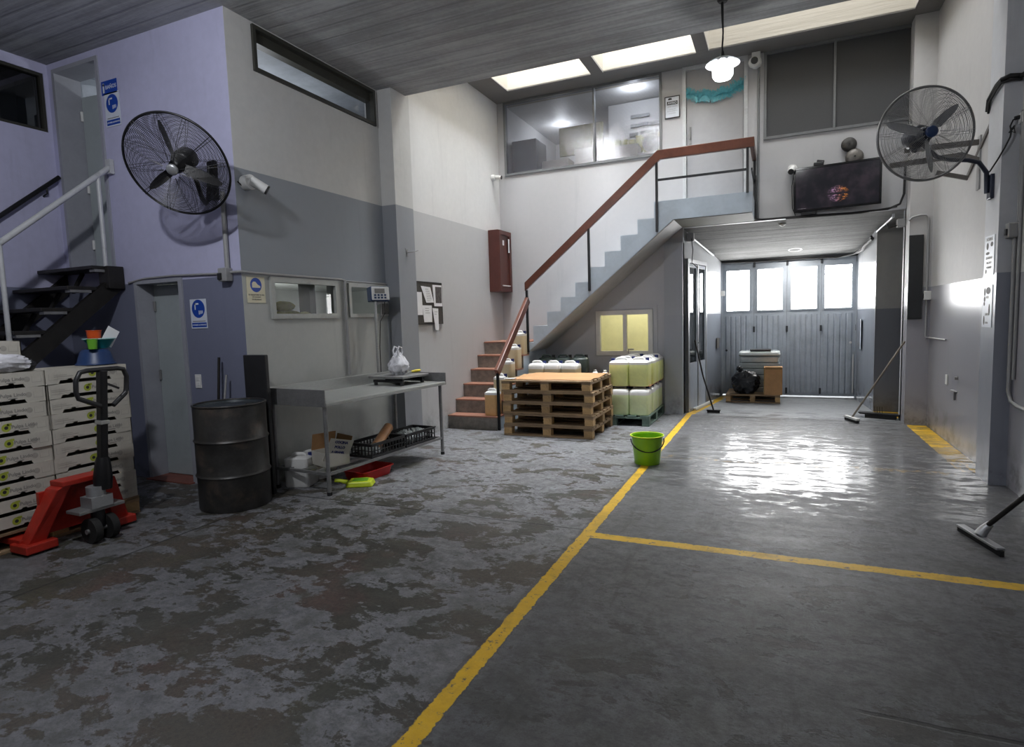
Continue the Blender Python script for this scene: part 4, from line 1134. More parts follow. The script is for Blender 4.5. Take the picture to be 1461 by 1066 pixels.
part(t, 'release_lever', MB().bar((cx+.035,cy+.02,1.13),(cx+.05,cy+.09,1.09),.014,.014), M_black)

# ================================================================== METAL STEPS in the far corner
t = thing('metal_steps', 'dark open metal steps with white tube railing up to the corner door', 'steps', (-6.45,1.6,0))
for k in range(10):
    y1 = 3.955-.236*k; z = 2.15-.205*k
    if z < .1: break
    part(t, 'tread', MB().box(-6.94,-6.05,y1-.27,y1,z-.035,z), M_tread, bev=.005)
    part(t, 'tread_bracket', MB().bar((-6.55,y1-.06,z-.04),(-6.50,y1-.20,z-.24),.03,.03), M_tread)
    part(t, 'tread_bracket', MB().box(-6.12,-6.04,y1-.25,y1-.06,z-.06,z-.035), M_steel_d)
for x in (-6.07, -6.93):
    part(t, 'stringer', MB().add([(x-.02,3.95,1.92),(x+.03,3.95,1.92),(x+.03,1.66,-.0),(x-.02,1.66,-.0),(x-.02,3.95,2.12),(x+.03,3.95,2.12),(x+.03,1.44,.0),(x-.02,1.44,.0)],
         [(0,1,2,3),(7,6,5,4),(0,4,5,1),(1,5,6,2),(2,6,7,3),(3,7,4,0)]), M_tread)
part(t, 'landing_bracket', MB().box(-6.14,-5.99,3.80,3.955,1.93,2.15), M_tread, bev=.004)
rp = lambda y: (-6.045, y, 3.135-.845*(3.955-y))
part(t, 'rail', MB().tube([rp(3.95), rp(3.0), rp(1.7)], .026, 12), M_whitem, smooth=60)
part(t, 'rail_plate', MB().box(-6.08,-6.01,3.925,3.965,3.06,3.2), M_whitem)
for y in (3.82, 2.945, 2.05):
    p = rp(y); part(t, 'post', MB().cyl((p[0],y,p[2]),(p[0],y,p[2]-.90),.02,12), M_whitem, smooth=40)
t = thing('wall_handrail', 'black tube handrail on brackets along the stairwell wall', 'handrail', (-6.9,3.3,2.6))
hr = lambda y: (-6.88, y, 3.19-.845*(4.018-y))
part(t, 'rail', MB().tube([hr(3.95), hr(2.4)], .022, 12), M_blackm, smooth=60)
for y in (3.82, 3.0):
    p = hr(y); part(t, 'bracket', MB().tube([p, (p[0],y,p[2]-.08), (-6.945,y,p[2]-.1)], .009, 8), M_blackm, smooth=60)

# signs on the fan wall
def sign_hands(name_loc, label, w, h):
    x, y, z = name_loc
    t = thing('safety_sign', label, 'sign', (x, y, z))
    build('plate', MB().box(-w/2,w/2,-.004,0,-h/2,h/2), M_signw, t)
    P = on_y(0,-.0045,0)
    r = w*.40
    build('roundel', disc((0,h*.17,0),r,32).xf(P), M_blue, t)
    g = MB()      # washing hands under a tap, much simplified
    g.add(rect(-r*.55,-r*.38,h*.17-.1*r,h*.17+r*.62).v, [(0,1,2,3)])
    g.add(rect(-r*.55,r*.1,h*.17+r*.45,h*.17+r*.62).v, [(0,1,2,3)])
    for i in range(4): g.add(rect(r*(.05+.17*i),r*(.15+.17*i),h*.17-r*(.62-.03*i),h*.17-r*.2).v, [(0,1,2,3)])
    build('pictogram', mv(g,0,0,.0006).xf(P), M_signw, t)
    build('caption_band', rect(-w*.45,w*.45,-h*.46,-h*.30).xf(P), M_blue, t)
    build('caption', mv(text_mb('LAVARSE LAS MANOS', w*.088, bold=.0006, depth=.0002),0,-h*.38,.0008).xf(P), M_signw, t)
    build('caption_line', rect(-w*.4,w*.4,-h*.265,-h*.24).xf(P), M_inkgrey, t)
    return t
sign_hands((-5.955,3.967,3.672), 'white and blue hand washing sign beside the upper corner door', .22, .32)
sign_hands((-4.978,3.967,1.648), 'white and blue hand washing sign under the fan beside the grey door', .215, .275)
t = thing('door_sign', 'small blue arrow sign above the hand washing sign by the corner door', 'sign', (-5.98,3.967,3.885))
build('plate', MB().box(-.115,.115,-.004,0,-.065,.065), M_blue, t)
build('pictogram', join(rect(-.095,-.07,-.045,.045), disc((-.082,.03,0),.012,12)).xf(on_y(0,-.0045,0)), M_signw, t)
build('caption', mv(text_mb('BAÑOS', .05, 'LEFT', .0008, .0002),-.055,0,.0005).xf(on_y(0,-.0045,0)), M_signw, t)
# cream safety shoe sign on the left block
t = thing('safety_sign', 'cream sign with a blue safety shoe roundel next to the window', 'sign', (-4.397,4.118,1.848))
build('plate', MB().box(0,.004,-.105,.105,-.118,.118), M_signc, t)
P = on_x(.0045,0,0)
build('roundel', disc((0,.045,0),.066,32).xf(P), M_blue, t)
shoe = MB().add([(-.045,.02,0),(.048,.02,0),(.05,.035,0),(.02,.05,0),(-.005,.075,0),(-.03,.075,0),(-.045,.06,0)], [tuple(range(7))])
build('pictogram', mv(shoe,0,0,.0006).xf(P), M_signc, t)
build('caption', join(mv(text_mb('ES OBLIGATORIO EL USO', .016, bold=.0004, depth=.0002),0,-.046,0), mv(text_mb('DE CALZADO', .016, bold=.0004, depth=.0002),0,-.066,0), mv(text_mb('DE SEGURIDAD', .016, bold=.0004, depth=.0002),0,-.088,0)).xf(P), M_ink, t)
tag(build('light_switch', join(MB().box(-.04,.04,-.008,0,-.065,.065), MB().box(-.02,.02,-.013,-.006,.008,.045), MB().box(-.02,.02,-.013,-.006,-.045,-.008)), M_white, loc=(-5.055,3.97,1.008), bev=.002), 'white double light switch plate beside the grey door', 'light switch')

# conduits of the fan wall and the left block
t = thing('conduit', 'grey cable conduit dropping from the fan to a switch box', 'conduit', (-4.55,3.95,2.0))
part(t, 'pipe', MB().tube([(-4.535,3.945,2.72),(-4.54,3.945,2.0)], .022, 12), M_conduit, smooth=60)
part(t, 'pipe', MB().tube([(-5.93,3.955,1.985),(-5.7,3.955,2.015),(-5.3,3.955,2.02),(-4.9,3.955,2.01),(-4.6,3.955,2.0)], .010, 8), M_conduit, smooth=60)
part(t, 'pipe', MB().tube([(-4.5,3.945,2.005),(-4.375,3.945,2.005),(-4.375,4.1,2.0),(-4.378,5.3,1.998),(-4.378,5.36,1.985)], .012, 8), M_conduit, smooth=60)
part(t, 'pipe', MB().tube([(-4.375,5.345,1.995),(-4.375,5.345,.95)], .017, 10), M_conduit, smooth=60)
part(t, 'pipe', MB().tube([(-4.378,5.345,1.985),(-4.378,6.13,1.985)], .008, 8), M_conduit, smooth=60)
sb = part(t, 'switch_box', MB().box(-4.605,-4.5,3.89,3.965,1.925,2.045), M_conduit, bev=.008)
part(t, 'switch', MB().box(-4.60,-4.555,3.875,3.895,1.94,2.0), M_black, bev=.005)

# ------------------------------------------------------------------ industrial fans
def fan(label, c, nrm, D, m_guard, m_blade, m_body, loc, blade_rot, arm, plate, badge, n_ring=32, wire=.0016, group=None):
    t = thing('wall_fan', label, 'fan', loc)
    n = Vector(nrm).normalized(); a = n.cross(Vector((0,0,1))).normalized(); b = a.cross(n)*1.0
    b = n.cross(a)*-1
    M = Matrix(((a.x,b.x,n.x,c[0]),(a.y,b.y,n.y,c[1]),(a.z,b.z,n.z,c[2]),(0,0,0,1)))
    R = D/2
    def dome(k, side):      # height of the guard over radius k*R
        return side*(.02+.075*(1-k**2.6))
    for nm, side in (('front_guard', 1), ('rear_guard', -1)):
        mb = MB()
        for i in range(n_ring):
            k = .2 + .78*i/(n_ring-1)
            mb.tube(ring_pts((0,0,dome(k,side)), R*k, 56), wire, 4, True)
        for i in range(12):
            for da in (-.03, .03):
                th = 2*PI*i/12 + da
                mb.tube([(R*k*math.cos(th), R*k*math.sin(th), dome(k,side)+side*.002) for k in (.16,.35,.6,.8,.92,1.0)], wire*1.15, 4)
        part(t, nm, mb.xf(M), m_guard)
    part(t, 'guard_ring', MB().tube(ring_pts((0,0,0), R, 72), .010, 8, True).xf(M), m_guard, smooth=60)
    for i in range(3):
        th = blade_rot + 2*PI*i/3; mb = MB(); N = 8
        for j in range(N+1):
            r = .05 + (R*.86-.05)*j/N; w = (.03 + .052*math.sin(PI*min(1, .22+.78*j/N))**.8)*(D/.8) * (1 if j < N else .45)
            pit = .75 - .38*j/N
            for s in (-1, 1):
                for tt in (-.002, .002):
                    u = s*w*.5
                    p = Vector((r, u*math.cos(pit), u*math.sin(pit)+tt))
                    mb.v.append(tuple(Matrix.Rotation(th,3,'Z') @ p))
        for j in range(N):
            o = j*4
            for q in ((0,1,3,2),):
                idx = [0,1,3,2]
                for e in range(4):
                    mb.f.append((o+idx[e], o+idx[(e+1)%4], o+4+idx[(e+1)%4], o+4+idx[e]))
        mb.f += [(0,2,3,1), (N*4,N*4+1,N*4+3,N*4+2)]
        part(t, 'blade', mb.xf(M), m_blade)
    part(t, 'hub', MB().lathe([(0,.055),(.03,.052),(.055,.03),(.06,-.03),(0,-.03)], 24, M=M), m_body, smooth=50)
    part(t, 'badge', MB().lathe([(0,.112),(.035,.11),(.045,.1),(.045,.085),(0,.085)], 24, M=M), badge, smooth=50)
    part(t, 'motor', MB().lathe([(0,-.05),(.07,-.055),(.088,-.075),(.088,-.19),(.075,-.215),(.03,-.23),(0,-.23)], 28, M=M), m_body, smooth=50)
    mbk = M @ Vector((0,0,-.15))
    part(t, 'arm', MB().tube([mbk]+[Vector(p) for p in arm], .019, 12), m_body, smooth=60)
    part(t, 'knuckle', MB().sphere(mbk + (M @ Vector((0,-.08,0)) - M @ Vector((0,0,0))), .04, 14, 10), m_body, smooth=60)
    part(t, 'wall_plate', plate, m_body, bev=.004)
    return t
fan('large black caged fan on the pale wall beside the corner doors', (-4.42,3.43,2.82), (.31,-.77,-.556), .82, M_blackm, M_black, M_blackm, (-4.62,3.93,2.8), 1.03+PI/6,
    [(-4.42,3.60,2.72),(-4.52,3.72,2.62),(-4.58,3.80,2.60),(-4.63,3.87,2.64),(-4.645,3.90,2.75),(-4.645,3.92,2.95)],
    MB().box(-4.69,-4.60,3.93,3.968,2.66,3.0), M_alu)
fan('grey wire caged fan on a curved arm at the pillar', (1.079,5.89,2.888), (.287,-.954,-.083), .72, M_steel_d, M_alu, mat('dark_blue_motor_paint', rgb(40,46,62), .4, .2, .15, 9), (1.60,6.27,2.5), .3,
    [(1.2,6.10,2.74),(1.32,6.18,2.72),(1.45,6.25,2.715),(1.53,6.27,2.69),(1.585,6.27,2.60),(1.592,6.27,2.43)],
    MB().box(1.603,1.63,6.22,6.32,2.38,2.58), M_navy, 30, .0015)

# ------------------------------------------------------------------ cameras
def cam(label, loc, out, aim, s=1.0):
    t = thing('security_camera', label, 'camera', loc)
    o = Vector(out); d = Vector(aim).normalized()
    build('base', MB().cyl((0,0,0), o*.07*s, .06*s, 22), M_white, t, smooth=40, bev=.003)
    e = o*.09*s
    build('joint', join(MB().cyl(o*.04*s, e, .025*s, 14), MB().sphere(e, .03*s, 14, 10)), M_white, t, smooth=50)
    build('barrel', MB().cyl(e - d*.02*s, e + d*.11*s, .038*s, 22), M_white, t, smooth=40)
    build('lens', MB().cyl(e + d*.108*s, e + d*.125*s, .037*s, 22), M_black, t, smooth=40)
    return t
c = cam('white bullet camera on the grey dado beside the black fan', (-4.40,4.08,2.805), (1,0,0), (.55,.6,-.5), 1.12)
part(c, 'cable', MB().tube([(-4.39,3.99,2.80),(-4.385,4.03,2.77),(-4.38,4.1,2.745)], .006, 8), M_cable, smooth=60)
cam('small white camera in the bay corner below the office glazing', (-4.24,8.95,3.80), (1,0,0), (.9,.1,-.1), .8)
c = cam('white round camera hanging above the office door frame', (-.29,9.205,4.90), (0,-1,0), (-.1,-1,-.3), 1.2)
part(c, 'housing', MB().box(-.345,-.235,9.14,9.21,4.94,5.05), M_white, bev=.006)
part(c, 'collar', MB().lathe([(.045,0),(.075,.01),(.07,.04),(.045,.05)], 26, M=Matrix.Translation((-.31,9.06,4.865)) @ Matrix.Rotation(PI/2,4,'X')), M_white, smooth=50)
cam('small white camera with dark eye beside the television', (.175,9.21,3.42), (0,-1,0), (-.2,-1,-.6), 1.0)

# ------------------------------------------------------------------ notice board and papers
t = thing('notice_board', 'dark felt notice board with pinned papers on the bay wall', 'board', (-4.24,6.84,1.48))
part(t, 'panel', MB().box(-4.238,-4.222,6.53,7.17,1.485,2.025), M_cork)
part(t, 'frame', frame_mb(6.52,7.18,1.475,2.035,.012,0,.02,lambda u,v,w:(-4.218-w*.9,u,v)), M_tread)
X = -4.2155
def sheet(label, pts, m=M_paper, dx=0, marks=None):
    cy = sum(p[0] for p in pts)/len(pts); czz = sum(p[1] for p in pts)/len(pts)
    t = thing('paper_note', label, 'paper', (X+dx, cy, czz), 0, 'papers on the notice board')
    vs = [(0.0, p[0]-cy, p[1]-czz) for p in pts]
    build('sheet', MB().prism([(v[1],v[2]) for v in vs], lambda p: (-.001,p[0],p[1]), lambda p: (.0008,p[0],p[1])), m, t)
    if marks: build('writing', marks(cy, czz).xf(on_x(.0014,0,0)), M_inkgrey, t)
    return t
def lines(n, w, top, step, slant=0):
    def f(cy, cz):
        mb = MB()
        for i in range(n):
            a = -w/2+slant*i; b = a + w*random.uniform(.6,1)
            mb.add(rect(a,b,top-step*i-.003,top-step*i+.003).v, [(0,1,2,3)])
        return mb
    return f
sheet('large white printed sheet pinned askew at the top of the board', [(6.64,1.975),(6.87,1.965),(6.945,1.765),(6.76,1.76)], dx=.001, marks=lines(7,.12,.07,.025,.006))
sheet('narrow blank white strip along the door side edge of the board', [(6.525,1.895),(6.655,1.895),(6.665,1.60),(6.54,1.60)])
sheet('white sheet pinned low in the middle of the notice board', [(6.66,1.725),(6.89,1.725),(6.885,1.505),(6.69,1.505)], marks=lines(3,.12,.07,.03))
sheet('long white slip hanging below the edge of the board', [(6.905,1.69),(7.05,1.685),(7.045,1.385),(6.96,1.40)], dx=.002, marks=lines(2,.08,.1,.03))
def blotch(cy, cz):
    mb = MB(); rnd = random.Random(3)
    for i in range(16):
        y = -.03+.1*rnd.random(); z = -.10+.2*rnd.random(); mb.add(disc((y,z,i*1e-5),.012+.016*rnd.random(),9).v, [tuple(range(9))])
    return mb
tt = sheet('white calendar page with a dark picture at the top corner', [(6.93,2.0),(7.165,2.0),(7.17,1.715),(6.96,1.715)], dx=-.001)
build('picture', MB().box(.001,.0016,-.06,.1,-.10,.12), mat('dark_photo_print', rgb(78,72,70), .5, 0, .6, 30), tt)
t = thing('wall_hook', 'small metal hook bracket on the pillar above the table', 'hook', (-4.2,6.33,2.37))
build('plate', MB().box(0,.006,-.02,.02,-.05,.04), M_steel_d, t)
build('prong', MB().tube([(.004,0,0),(.06,.05,.01),(.09,.12,.03)], .006, 8), M_steel_d, t, smooth=60)
build('prong', MB().tube([(.004,0,-.02),(.03,-.05,.01),(.04,-.09,.04)], .005, 8), M_steel_d, t, smooth=60)

# fire hose cabinet in the bay corner
t = thing('fire_hose_cabinet', 'dark red fire hose cabinet with glazed door in the bay corner', 'cabinet', (-4.24,8.96,1.96))
part(t, 'body', join(MB().box(-4.238,-4.062,8.73,9.19,1.96,2.94)), M_fire, bev=.004)
dr = part(t, 'door', wall_grid(8.732,9.188,1.965,2.935,[(8.80,9.12,2.04,2.87)],.022,lambda u,v,w:(-4.04-w,u,v)), M_fire)
gp_ = MB().quad((-4.05,8.80,2.04),(-4.05,9.12,2.04),(-4.05,9.12,2.87),(-4.05,8.80,2.87)); part(dr, 'pane', gp_, G_cab)
dr.children[0].location = (0,0,0)
hx = MB()
for i in range(5): hx.tube(ring_pts((0,0,0), .06+.022*i, 30), .011, 8, True)
hx.xf(Matrix.Translation((-4.058,8.96,2.4)) @ Matrix.Rotation(PI/2,4,'Y') @ Matrix.Scale(1.5,4,(1,0,0)))
part(t, 'notice', MB().box(-4.0395,-4.038,9.06,9.11,2.60,2.82), M_paper)
part(t, 'notice', MB().box(-4.0395,-4.038,8.84,8.9,2.7,2.78), M_paper)
part(t, 'shelf_strip', MB().box(-4.055,-4.03,8.82,9.1,2.05,2.065), M_white)

# ================================================================== BACK WALL
t = thing('television', 'wall mounted black television showing a dark picture with orange lights', 'tv', (.70,9.15,2.84))
TM = Matrix.Translation((.70,9.09,3.125)) @ Matrix.Rotation(math.radians(-7),4,'Z') @ Matrix.Rotation(math.radians(6),4,'X')
w, h = 1.02, .575
part(t, 'casing', MB().box(-w/2,w/2,-.01,.04,-h/2,h/2).xf(TM), M_black, bev=.006)
part(t, 'bezel', frame_mb(-w/2,w/2,-h/2,h/2,.028,-.022,-.008,lambda u,v,q:(u,q,v)).xf(TM), mat('glossy_black_bezel', rgb(18,18,20), .15, 0, .1, 9), bev=.003)
def tv_mat():
    t = NT('tv_picture'); c = t.coord('Object'); x, y, z = t.xyz(c)
    # picture coordinates: the screen mesh keeps its own axes
    dx = t.math('DIVIDE', t.math('SUBTRACT', x, .02), .13); dz = t.math('DIVIDE', t.math('ADD', z, .10), .105)
    rr = t.math('SQRT', t.math('ADD', t.math('MULTIPLY', dx, dx), t.math('MULTIPLY', dz, dz)))
    n = t.noise(t.mapv(c, (1,1,2.2)), 34, 5, .75)
    glow = t.math('MULTIPLY', t.step(rr, .75, 1.05, 1, 0), t.step(n, .46, .6))
    band = t.step(t.math('ABSOLUTE', t.math('ADD', z, .095)), .008, .022)
    glow = t.math('MULTIPLY', glow, band)
    hue = t.mix(t.step(x, -.04, .1), rgb(196,150,190), rgb(240,150,70))
    base = t.mix(t.step(t.noise(c, 5, 4, .6), .4, .7), rgb(30,30,36), rgb(58,50,58))
    col = t.mix(glow, base, hue)
    t.bsdf(rgb(10,10,12), .12, emit=col, emit_s=.55)
    return t.m
sc = build('screen', MB().box(-w/2+.026,w/2-.026,-.0135,-.009,-h/2+.026,h/2-.026), tv_mat(), t)
sc.matrix_local = Matrix.Translation(-t.location) @ TM
tx = text_mb('- - - - - - - -', .022, 'LEFT', .0004, .0002)
part(t, 'caption', mv(tx, -w/2+.05, -h/2+.045, .0142).xf(on_y(0,0,0)).xf(TM), M_white)
part(t, 'wall_bracket', MB().box(.5,.9,9.14,9.215,2.98,3.25), M_blackm)
part(t, 'receiver_box', MB().box(-.42,-.24,-.01,.05,-h/2-.045,-h/2).xf(TM), M_black, bev=.004)
t = thing('set_top_sensor', 'small dark sensor unit perched on the top of the television', 'sensor', (.49,9.12,3.415))
build('body', MB().box(-.06,.06,-.03,.05,-.0,.045), M_black, t, bev=.008)
build('clip', MB().box(-.035,.055,-.02,.02,.04,.075).xf(Matrix.Rotation(.2,4,'Y')), M_black, t, bev=.006)
def bell(name, label, x, z, r, m, dp):
    t = thing(name, label, 'bell', (x,9.22,z))
    Q = Matrix.Rotation(PI/2,4,'X')
    build('gong', MB().lathe([(r*.98,0.03),(r,.035),(r*.95,dp*.7),(r*.7,dp*.93),(r*.3,dp),(0,dp)], 36, M=Q), m, t, smooth=50)
    build('back_plate', MB().lathe([(0,.0),(r*.6,.0),(r*.6,.035),(0,.035)], 24, M=Q), M_blackm, t)
    build('stud', MB().cyl((0,-dp-.006,0),(0,-dp+.002,0),.012,12), M_black, t)
bell('alarm_siren', 'dark round siren above the grey alarm bell', .845, 3.655, .092, mat('dark_siren_plastic', rgb(52,50,48), .6, 0, .3, 30, .3), .085)
bell('alarm_bell', 'round grey alarm bell above the television', .91, 3.485, .108, M_grille, .1)
t = thing('cable_run', 'black cable bundle along the edge over the passage', 'cable', (.6,9.19,2.78))
part(t, 'cable', MB().tube([(-.29,9.19,3.4),(-.29,9.19,2.81),(-.2,9.185,2.79),(.3,9.185,2.785),(.9,9.185,2.77),(1.3,9.185,2.78),(1.43,9.17,2.83),(1.47,9.16,2.95),(1.475,9.16,3.3)], .014, 8), M_cable, smooth=60)
part(t, 'cable', MB().tube([(.1,9.18,2.77),(.5,9.18,2.765),(1.0,9.178,2.76),(1.4,9.17,2.80)], .010, 8), M_cable, smooth=60)
part(t, 'cable', MB().tube([(.2,9.19,3.38),(.17,9.18,3.2),(.18,9.18,2.9),(.22,9.18,2.8)], .005, 8), M_cable, smooth=60)
t = thing('power_pipe', 'dark vertical pipe beside the office door from roof to passage edge', 'pipe', (-.27,9.2,2.8))
part(t, 'pipe', MB().tube([(-.255,9.2,5.03),(-.255,9.2,2.8)], .016, 10), M_greyfr, smooth=60)
# framed notice AVISO
t = thing('notice_sign', 'framed white warning notice headed by a black band beside the office door', 'sign', (-1.42,9.215,4.515))
build('frame', frame_mb(-.108,.108,-.155,.155,.012,-.012,0,lambda u,v,q:(u,q,v)), M_ink, t)
build('plate', MB().box(-.1,.1,-.006,0,-.147,.147), M_signw, t)
P = on_y(0,-.0068,0)
build('band', rect(-.075,.075,.035,.085).xf(P), M_ink, t)
build('heading', mv(text_mb('AVISO', .045, bold=.001, depth=.0002),0,.059,.0006).xf(P), M_signw, t)
build('emblem', join(rect(-.06,-.005,.105,.12), disc((-.04,.12,0),.014,14), disc((-.02,.12,.0001),.012,14)).xf(P), M_ink, t)
build('writing', join(mv(text_mb('ZONA VIGILADA', .018, depth=.0002),0,.01,0), mv(text_mb('CAMARAS EN', .016, depth=.0002),0,-.03,0), mv(text_mb('FUNCIONAMIENTO', .016, depth=.0002),0,-.055,0), mv(text_mb('LAS 24 HORAS', .016, depth=.0002),0,-.085,0)).xf(P), M_inkgrey, t)
# foil garland over the office door
rnd = random.Random(5); mb = MB(); N = 120
for i in range(N):
    u = i/(N-1); x = -1.215+.775*u; z = 4.655-.075*math.sin(PI*u) + .015*math.sin(u*23) + (.05*(u-.6) if u > .6 else 0)
    for k in range(9):
        a = rnd.random()*2*PI; l = .05+.05*rnd.random(); t0 = Vector((x,9.215,z)); d_ = Vector((1.1*(rnd.random()-.5), -.25*rnd.random(), math.sin(a)*.9)) * l*1.15; s_ = Vector((.006,0,.003))
        mb.add([t0-s_, t0+s_, t0+d_+s_*.6, t0+d_-s_*.6], [(0,1,2,3)])
o = build('garland', mb, M_garland); o['kind'] = 'stuff'; tag(o, 'shaggy teal foil garland strung across the office door', 'garland')
# pendant lamp
t = thing('pendant_lamp', 'lit pendant lamp with clear shade hanging on a black cable', 'lamp', (-.465,5.9,3.6))
build('cable', MB().tube([(0,0,.69),(.004,0,.4),(-.004,0,.28),(.003,0,.2)], .007, 8), M_cable, t, smooth=60)
build('cable', MB().tube([(-.012,0,.69),(-.006,.01,.5),(.006,-.008,.35),(-.006,.006,.25),(0,0,.2)], .005, 8), M_cable, t, smooth=60)
build('ceiling_rose', MB().lathe([(0,.66),(.035,.66),(.05,.68),(0,.68)], 20), M_black, t)
build('canopy', MB().lathe([(.012,.24),(.02,.2),(.035,.185),(.05,.17)], 20), M_blackm, t, smooth=50)
build('shade', MB().lathe([(.05,.185),(.085,.17),(.125,.15),(.145,.135),(.147,.128),(.12,.142),(.08,.16),(.05,.172)], 48), glass('lamp_shade_glass', (.95,.97,1), .25, .08, haze=.45, hazecol=(.85,.88,.9)), t, smooth=50)
build('bulb', MB().lathe([(.0,0.0),(.07,.004),(.088,.03),(.09,.13),(.07,.15),(.03,.165),(.02,.18)], 32), L_bulb, t, smooth=50)

# ================================================================== RIGHT SIDE
tag(build('slat_panel', MB().box(1.505,1.66,8.945,8.978,1.355,2.40), M_slate, bev=.006), 'tall narrow black panel hung on the far pilaster', 'panel')
t = thing('conduit', 'thin white conduit with a switch box beside the tall black panel', 'conduit', (1.72,8.96,1.1))
part(t, 'pipe', MB().tube([(1.50,8.965,2.58),(1.53,8.965,2.62),(1.62,8.965,2.64),(1.68,8.965,2.635),(1.705,8.965,2.60),(1.708,8.965,2.3),(1.708,8.965,1.15),(1.715,8.955,1.12),(1.735,8.9,1.12),(1.735,8.1,1.127)], .011, 8), M_conduit, smooth=60)
part(t, 'switch_box', MB().box(1.675,1.75,8.925,8.975,1.59,1.70), M_white, bev=.006)
part(t, 'switch', MB().box(1.668,1.676,8.94,8.965,1.61,1.67), M_black)
t = thing('bracket_shelf_arms', 'grey metal bracket arms left sticking out from the side wall', 'bracket', (1.74,7.15,2.9))
for (a, b, w_) in (((1.14,7.15,3.05),(1.745,7.15,3.045),.05),((1.02,7.16,2.92),(1.61,7.16,2.945),.05),((1.60,7.15,2.945),(1.745,7.12,2.865),.05),((1.44,7.3,2.83),(1.70,7.3,2.745),.04)):
    part(t, 'arm', MB().bar(a, b, .03, w_), M_grille)
part(t, 'upright', MB().box(1.738,1.75,7.10,7.19,2.6,3.1), M_conduit)
part(t, 'strut', MB().bar((1.745,6.62,3.22),(1.745,7.5,2.8),.02,.04), M_grille)
# posters on the pillar side
def poster(label, yc, z0, z1, blobs, txt):
    t = thing('poster', label, 'poster', (1.629,yc,(z0+z1)/2))
    h = (z1-z0)/2
    build('sheet', MB().box(-.003,0,-.125,.125,-h,h), M_signw, t)
    Q = on_mx(-.0035,0,0)
    g = MB()
    for i, (x, y, rx, ry) in enumerate(blobs):
        n = 14; g.add([(x+rx*math.cos(2*PI*k/n), y+ry*math.sin(2*PI*k/n), i*1e-5) for k in range(n)], [tuple(range(n))])
    build('picture', g.xf(Q), M_ink, t)
    tm = MB()
    for s, sz, y in txt: tm.add(*(lambda m: (m.v, m.f))(mv(text_mb(s, sz, bold=.0006, depth=.0002),0,y,0)))
    build('writing', tm.xf(Q), M_inkgrey, t)
    return t
poster('white poster with black icons on the pillar above the dado line', 6.27, 1.75, 2.08, [(-.05,.08,.03,.03),(.06,.09,.035,.02),(-.04,.02,.05,.012),(-.07,-.13,.02,.02)], [('NORMAS', .04, .135), ('SEGURIDAD', .03, -.02), ('USE CASCO', .025, -.06), ('Y GUANTES', .025, -.10)])
poster('white poster with dark oval pictures on the pillar below the dado line', 6.275, 1.315, 1.67, [(-.07,.12,.025,.035),(.02,.13,.06,.03),(-.07,.06,.022,.025),(-.075,.02,.02,.018),(.06,-.03,.02,.05),(-.07,-.12,.02,.04)], [('AREA', .03, .075), ('LIMPIA', .03, -.07), ('SALIDA', .022, -.14)])
t = thing('conduit', 'grey conduit pair with a junction box on the wall before the pillar', 'conduit', (1.73,6.03,.7))
part(t, 'pipe', MB().tube([(1.735,6.0,3.0),(1.735,6.0,2.15)], .013, 10), M_conduit, smooth=60)
part(t, 'pipe', MB().tube([(1.725,6.03,2.05),(1.725,6.03,.80),(1.73,5.98,.72),(1.735,5.85,.70),(1.735,5.3,.69)], .015, 10), M_conduit, smooth=60)
part(t, 'pipe', MB().tube([(1.738,5.97,3.0),(1.738,5.97,.9)], .012, 10), M_conduit, smooth=60)
part(t, 'junction_box', MB().box(1.668,1.745,5.98,6.07,2.03,2.145), M_conduit, bev=.008)
part(t, 'knob', MB().box(1.655,1.672,6.0,6.04,2.05,2.10), M_black, bev=.004)
part(t, 'socket', MB().box(1.725,1.75,5.98,6.07,2.91,2.99), M_white, bev=.004)
t = thing('cable', 'thick black cable looped round the pillar high up', 'cable', (1.62,6.2,3.28))
part(t, 'cable', MB().tube([(1.622,6.45,3.14),(1.615,6.40,3.22),(1.612,6.2,3.27),(1.612,6.07,3.275),(1.66,6.06,3.29),(1.735,6.06,3.28),(1.735,5.6,3.24)], .018, 10), M_cable, smooth=60)
part(t, 'cable', MB().tube([(1.625,6.44,3.12),(1.612,6.38,3.19),(1.609,6.2,3.235),(1.609,6.068,3.25),(1.66,6.055,3.255),(1.735,6.05,3.25)], .010, 8), M_cable, smooth=60)
t = thing('power_lead', 'knotted black power lead from the fan up to its socket', 'cable', (1.66,6.05,2.7))
part(t, 'lead', MB().tube([(1.6,6.25,2.6),(1.605,6.07,2.66),(1.64,6.05,2.74),(1.672,6.045,2.82),(1.675,6.045,2.86),(1.668,6.045,2.90),(1.685,6.045,2.945),(1.725,6.045,2.96)], .006, 8), M_cable, smooth=60)
part(t, 'plug', MB().cyl((1.695,6.045,2.955),(1.728,6.045,2.962),.016,12), M_black)
part(t, 'knot', MB().tube([(1.66,6.042,2.85),(1.69,6.03,2.88),(1.70,6.042,2.845),(1.67,6.05,2.865),(1.695,6.04,2.90)], .006, 8), M_cable, smooth=60)
tag(build('wall_socket', join(MB().box(1.738,1.75,8.00,8.08,.63,.74)), M_white, bev=.003), 'white blank socket plate low on the glossy side wall', 'socket')
tag(build('wall_bracket', join(MB().box(1.72,1.75,7.62,7.78,.585,.60), MB().box(1.735,1.75,7.69,7.72,.5,.6)), M_steel_d), 'tiny steel bracket low on the side wall beyond the socket', 'bracket')
tag(build('pipe_stub', MB().cyl((1.72,7.62,.745),(1.76,7.62,.745),.018,14), M_steel_d), 'small round pipe stub above the tiny steel bracket', 'pipe')

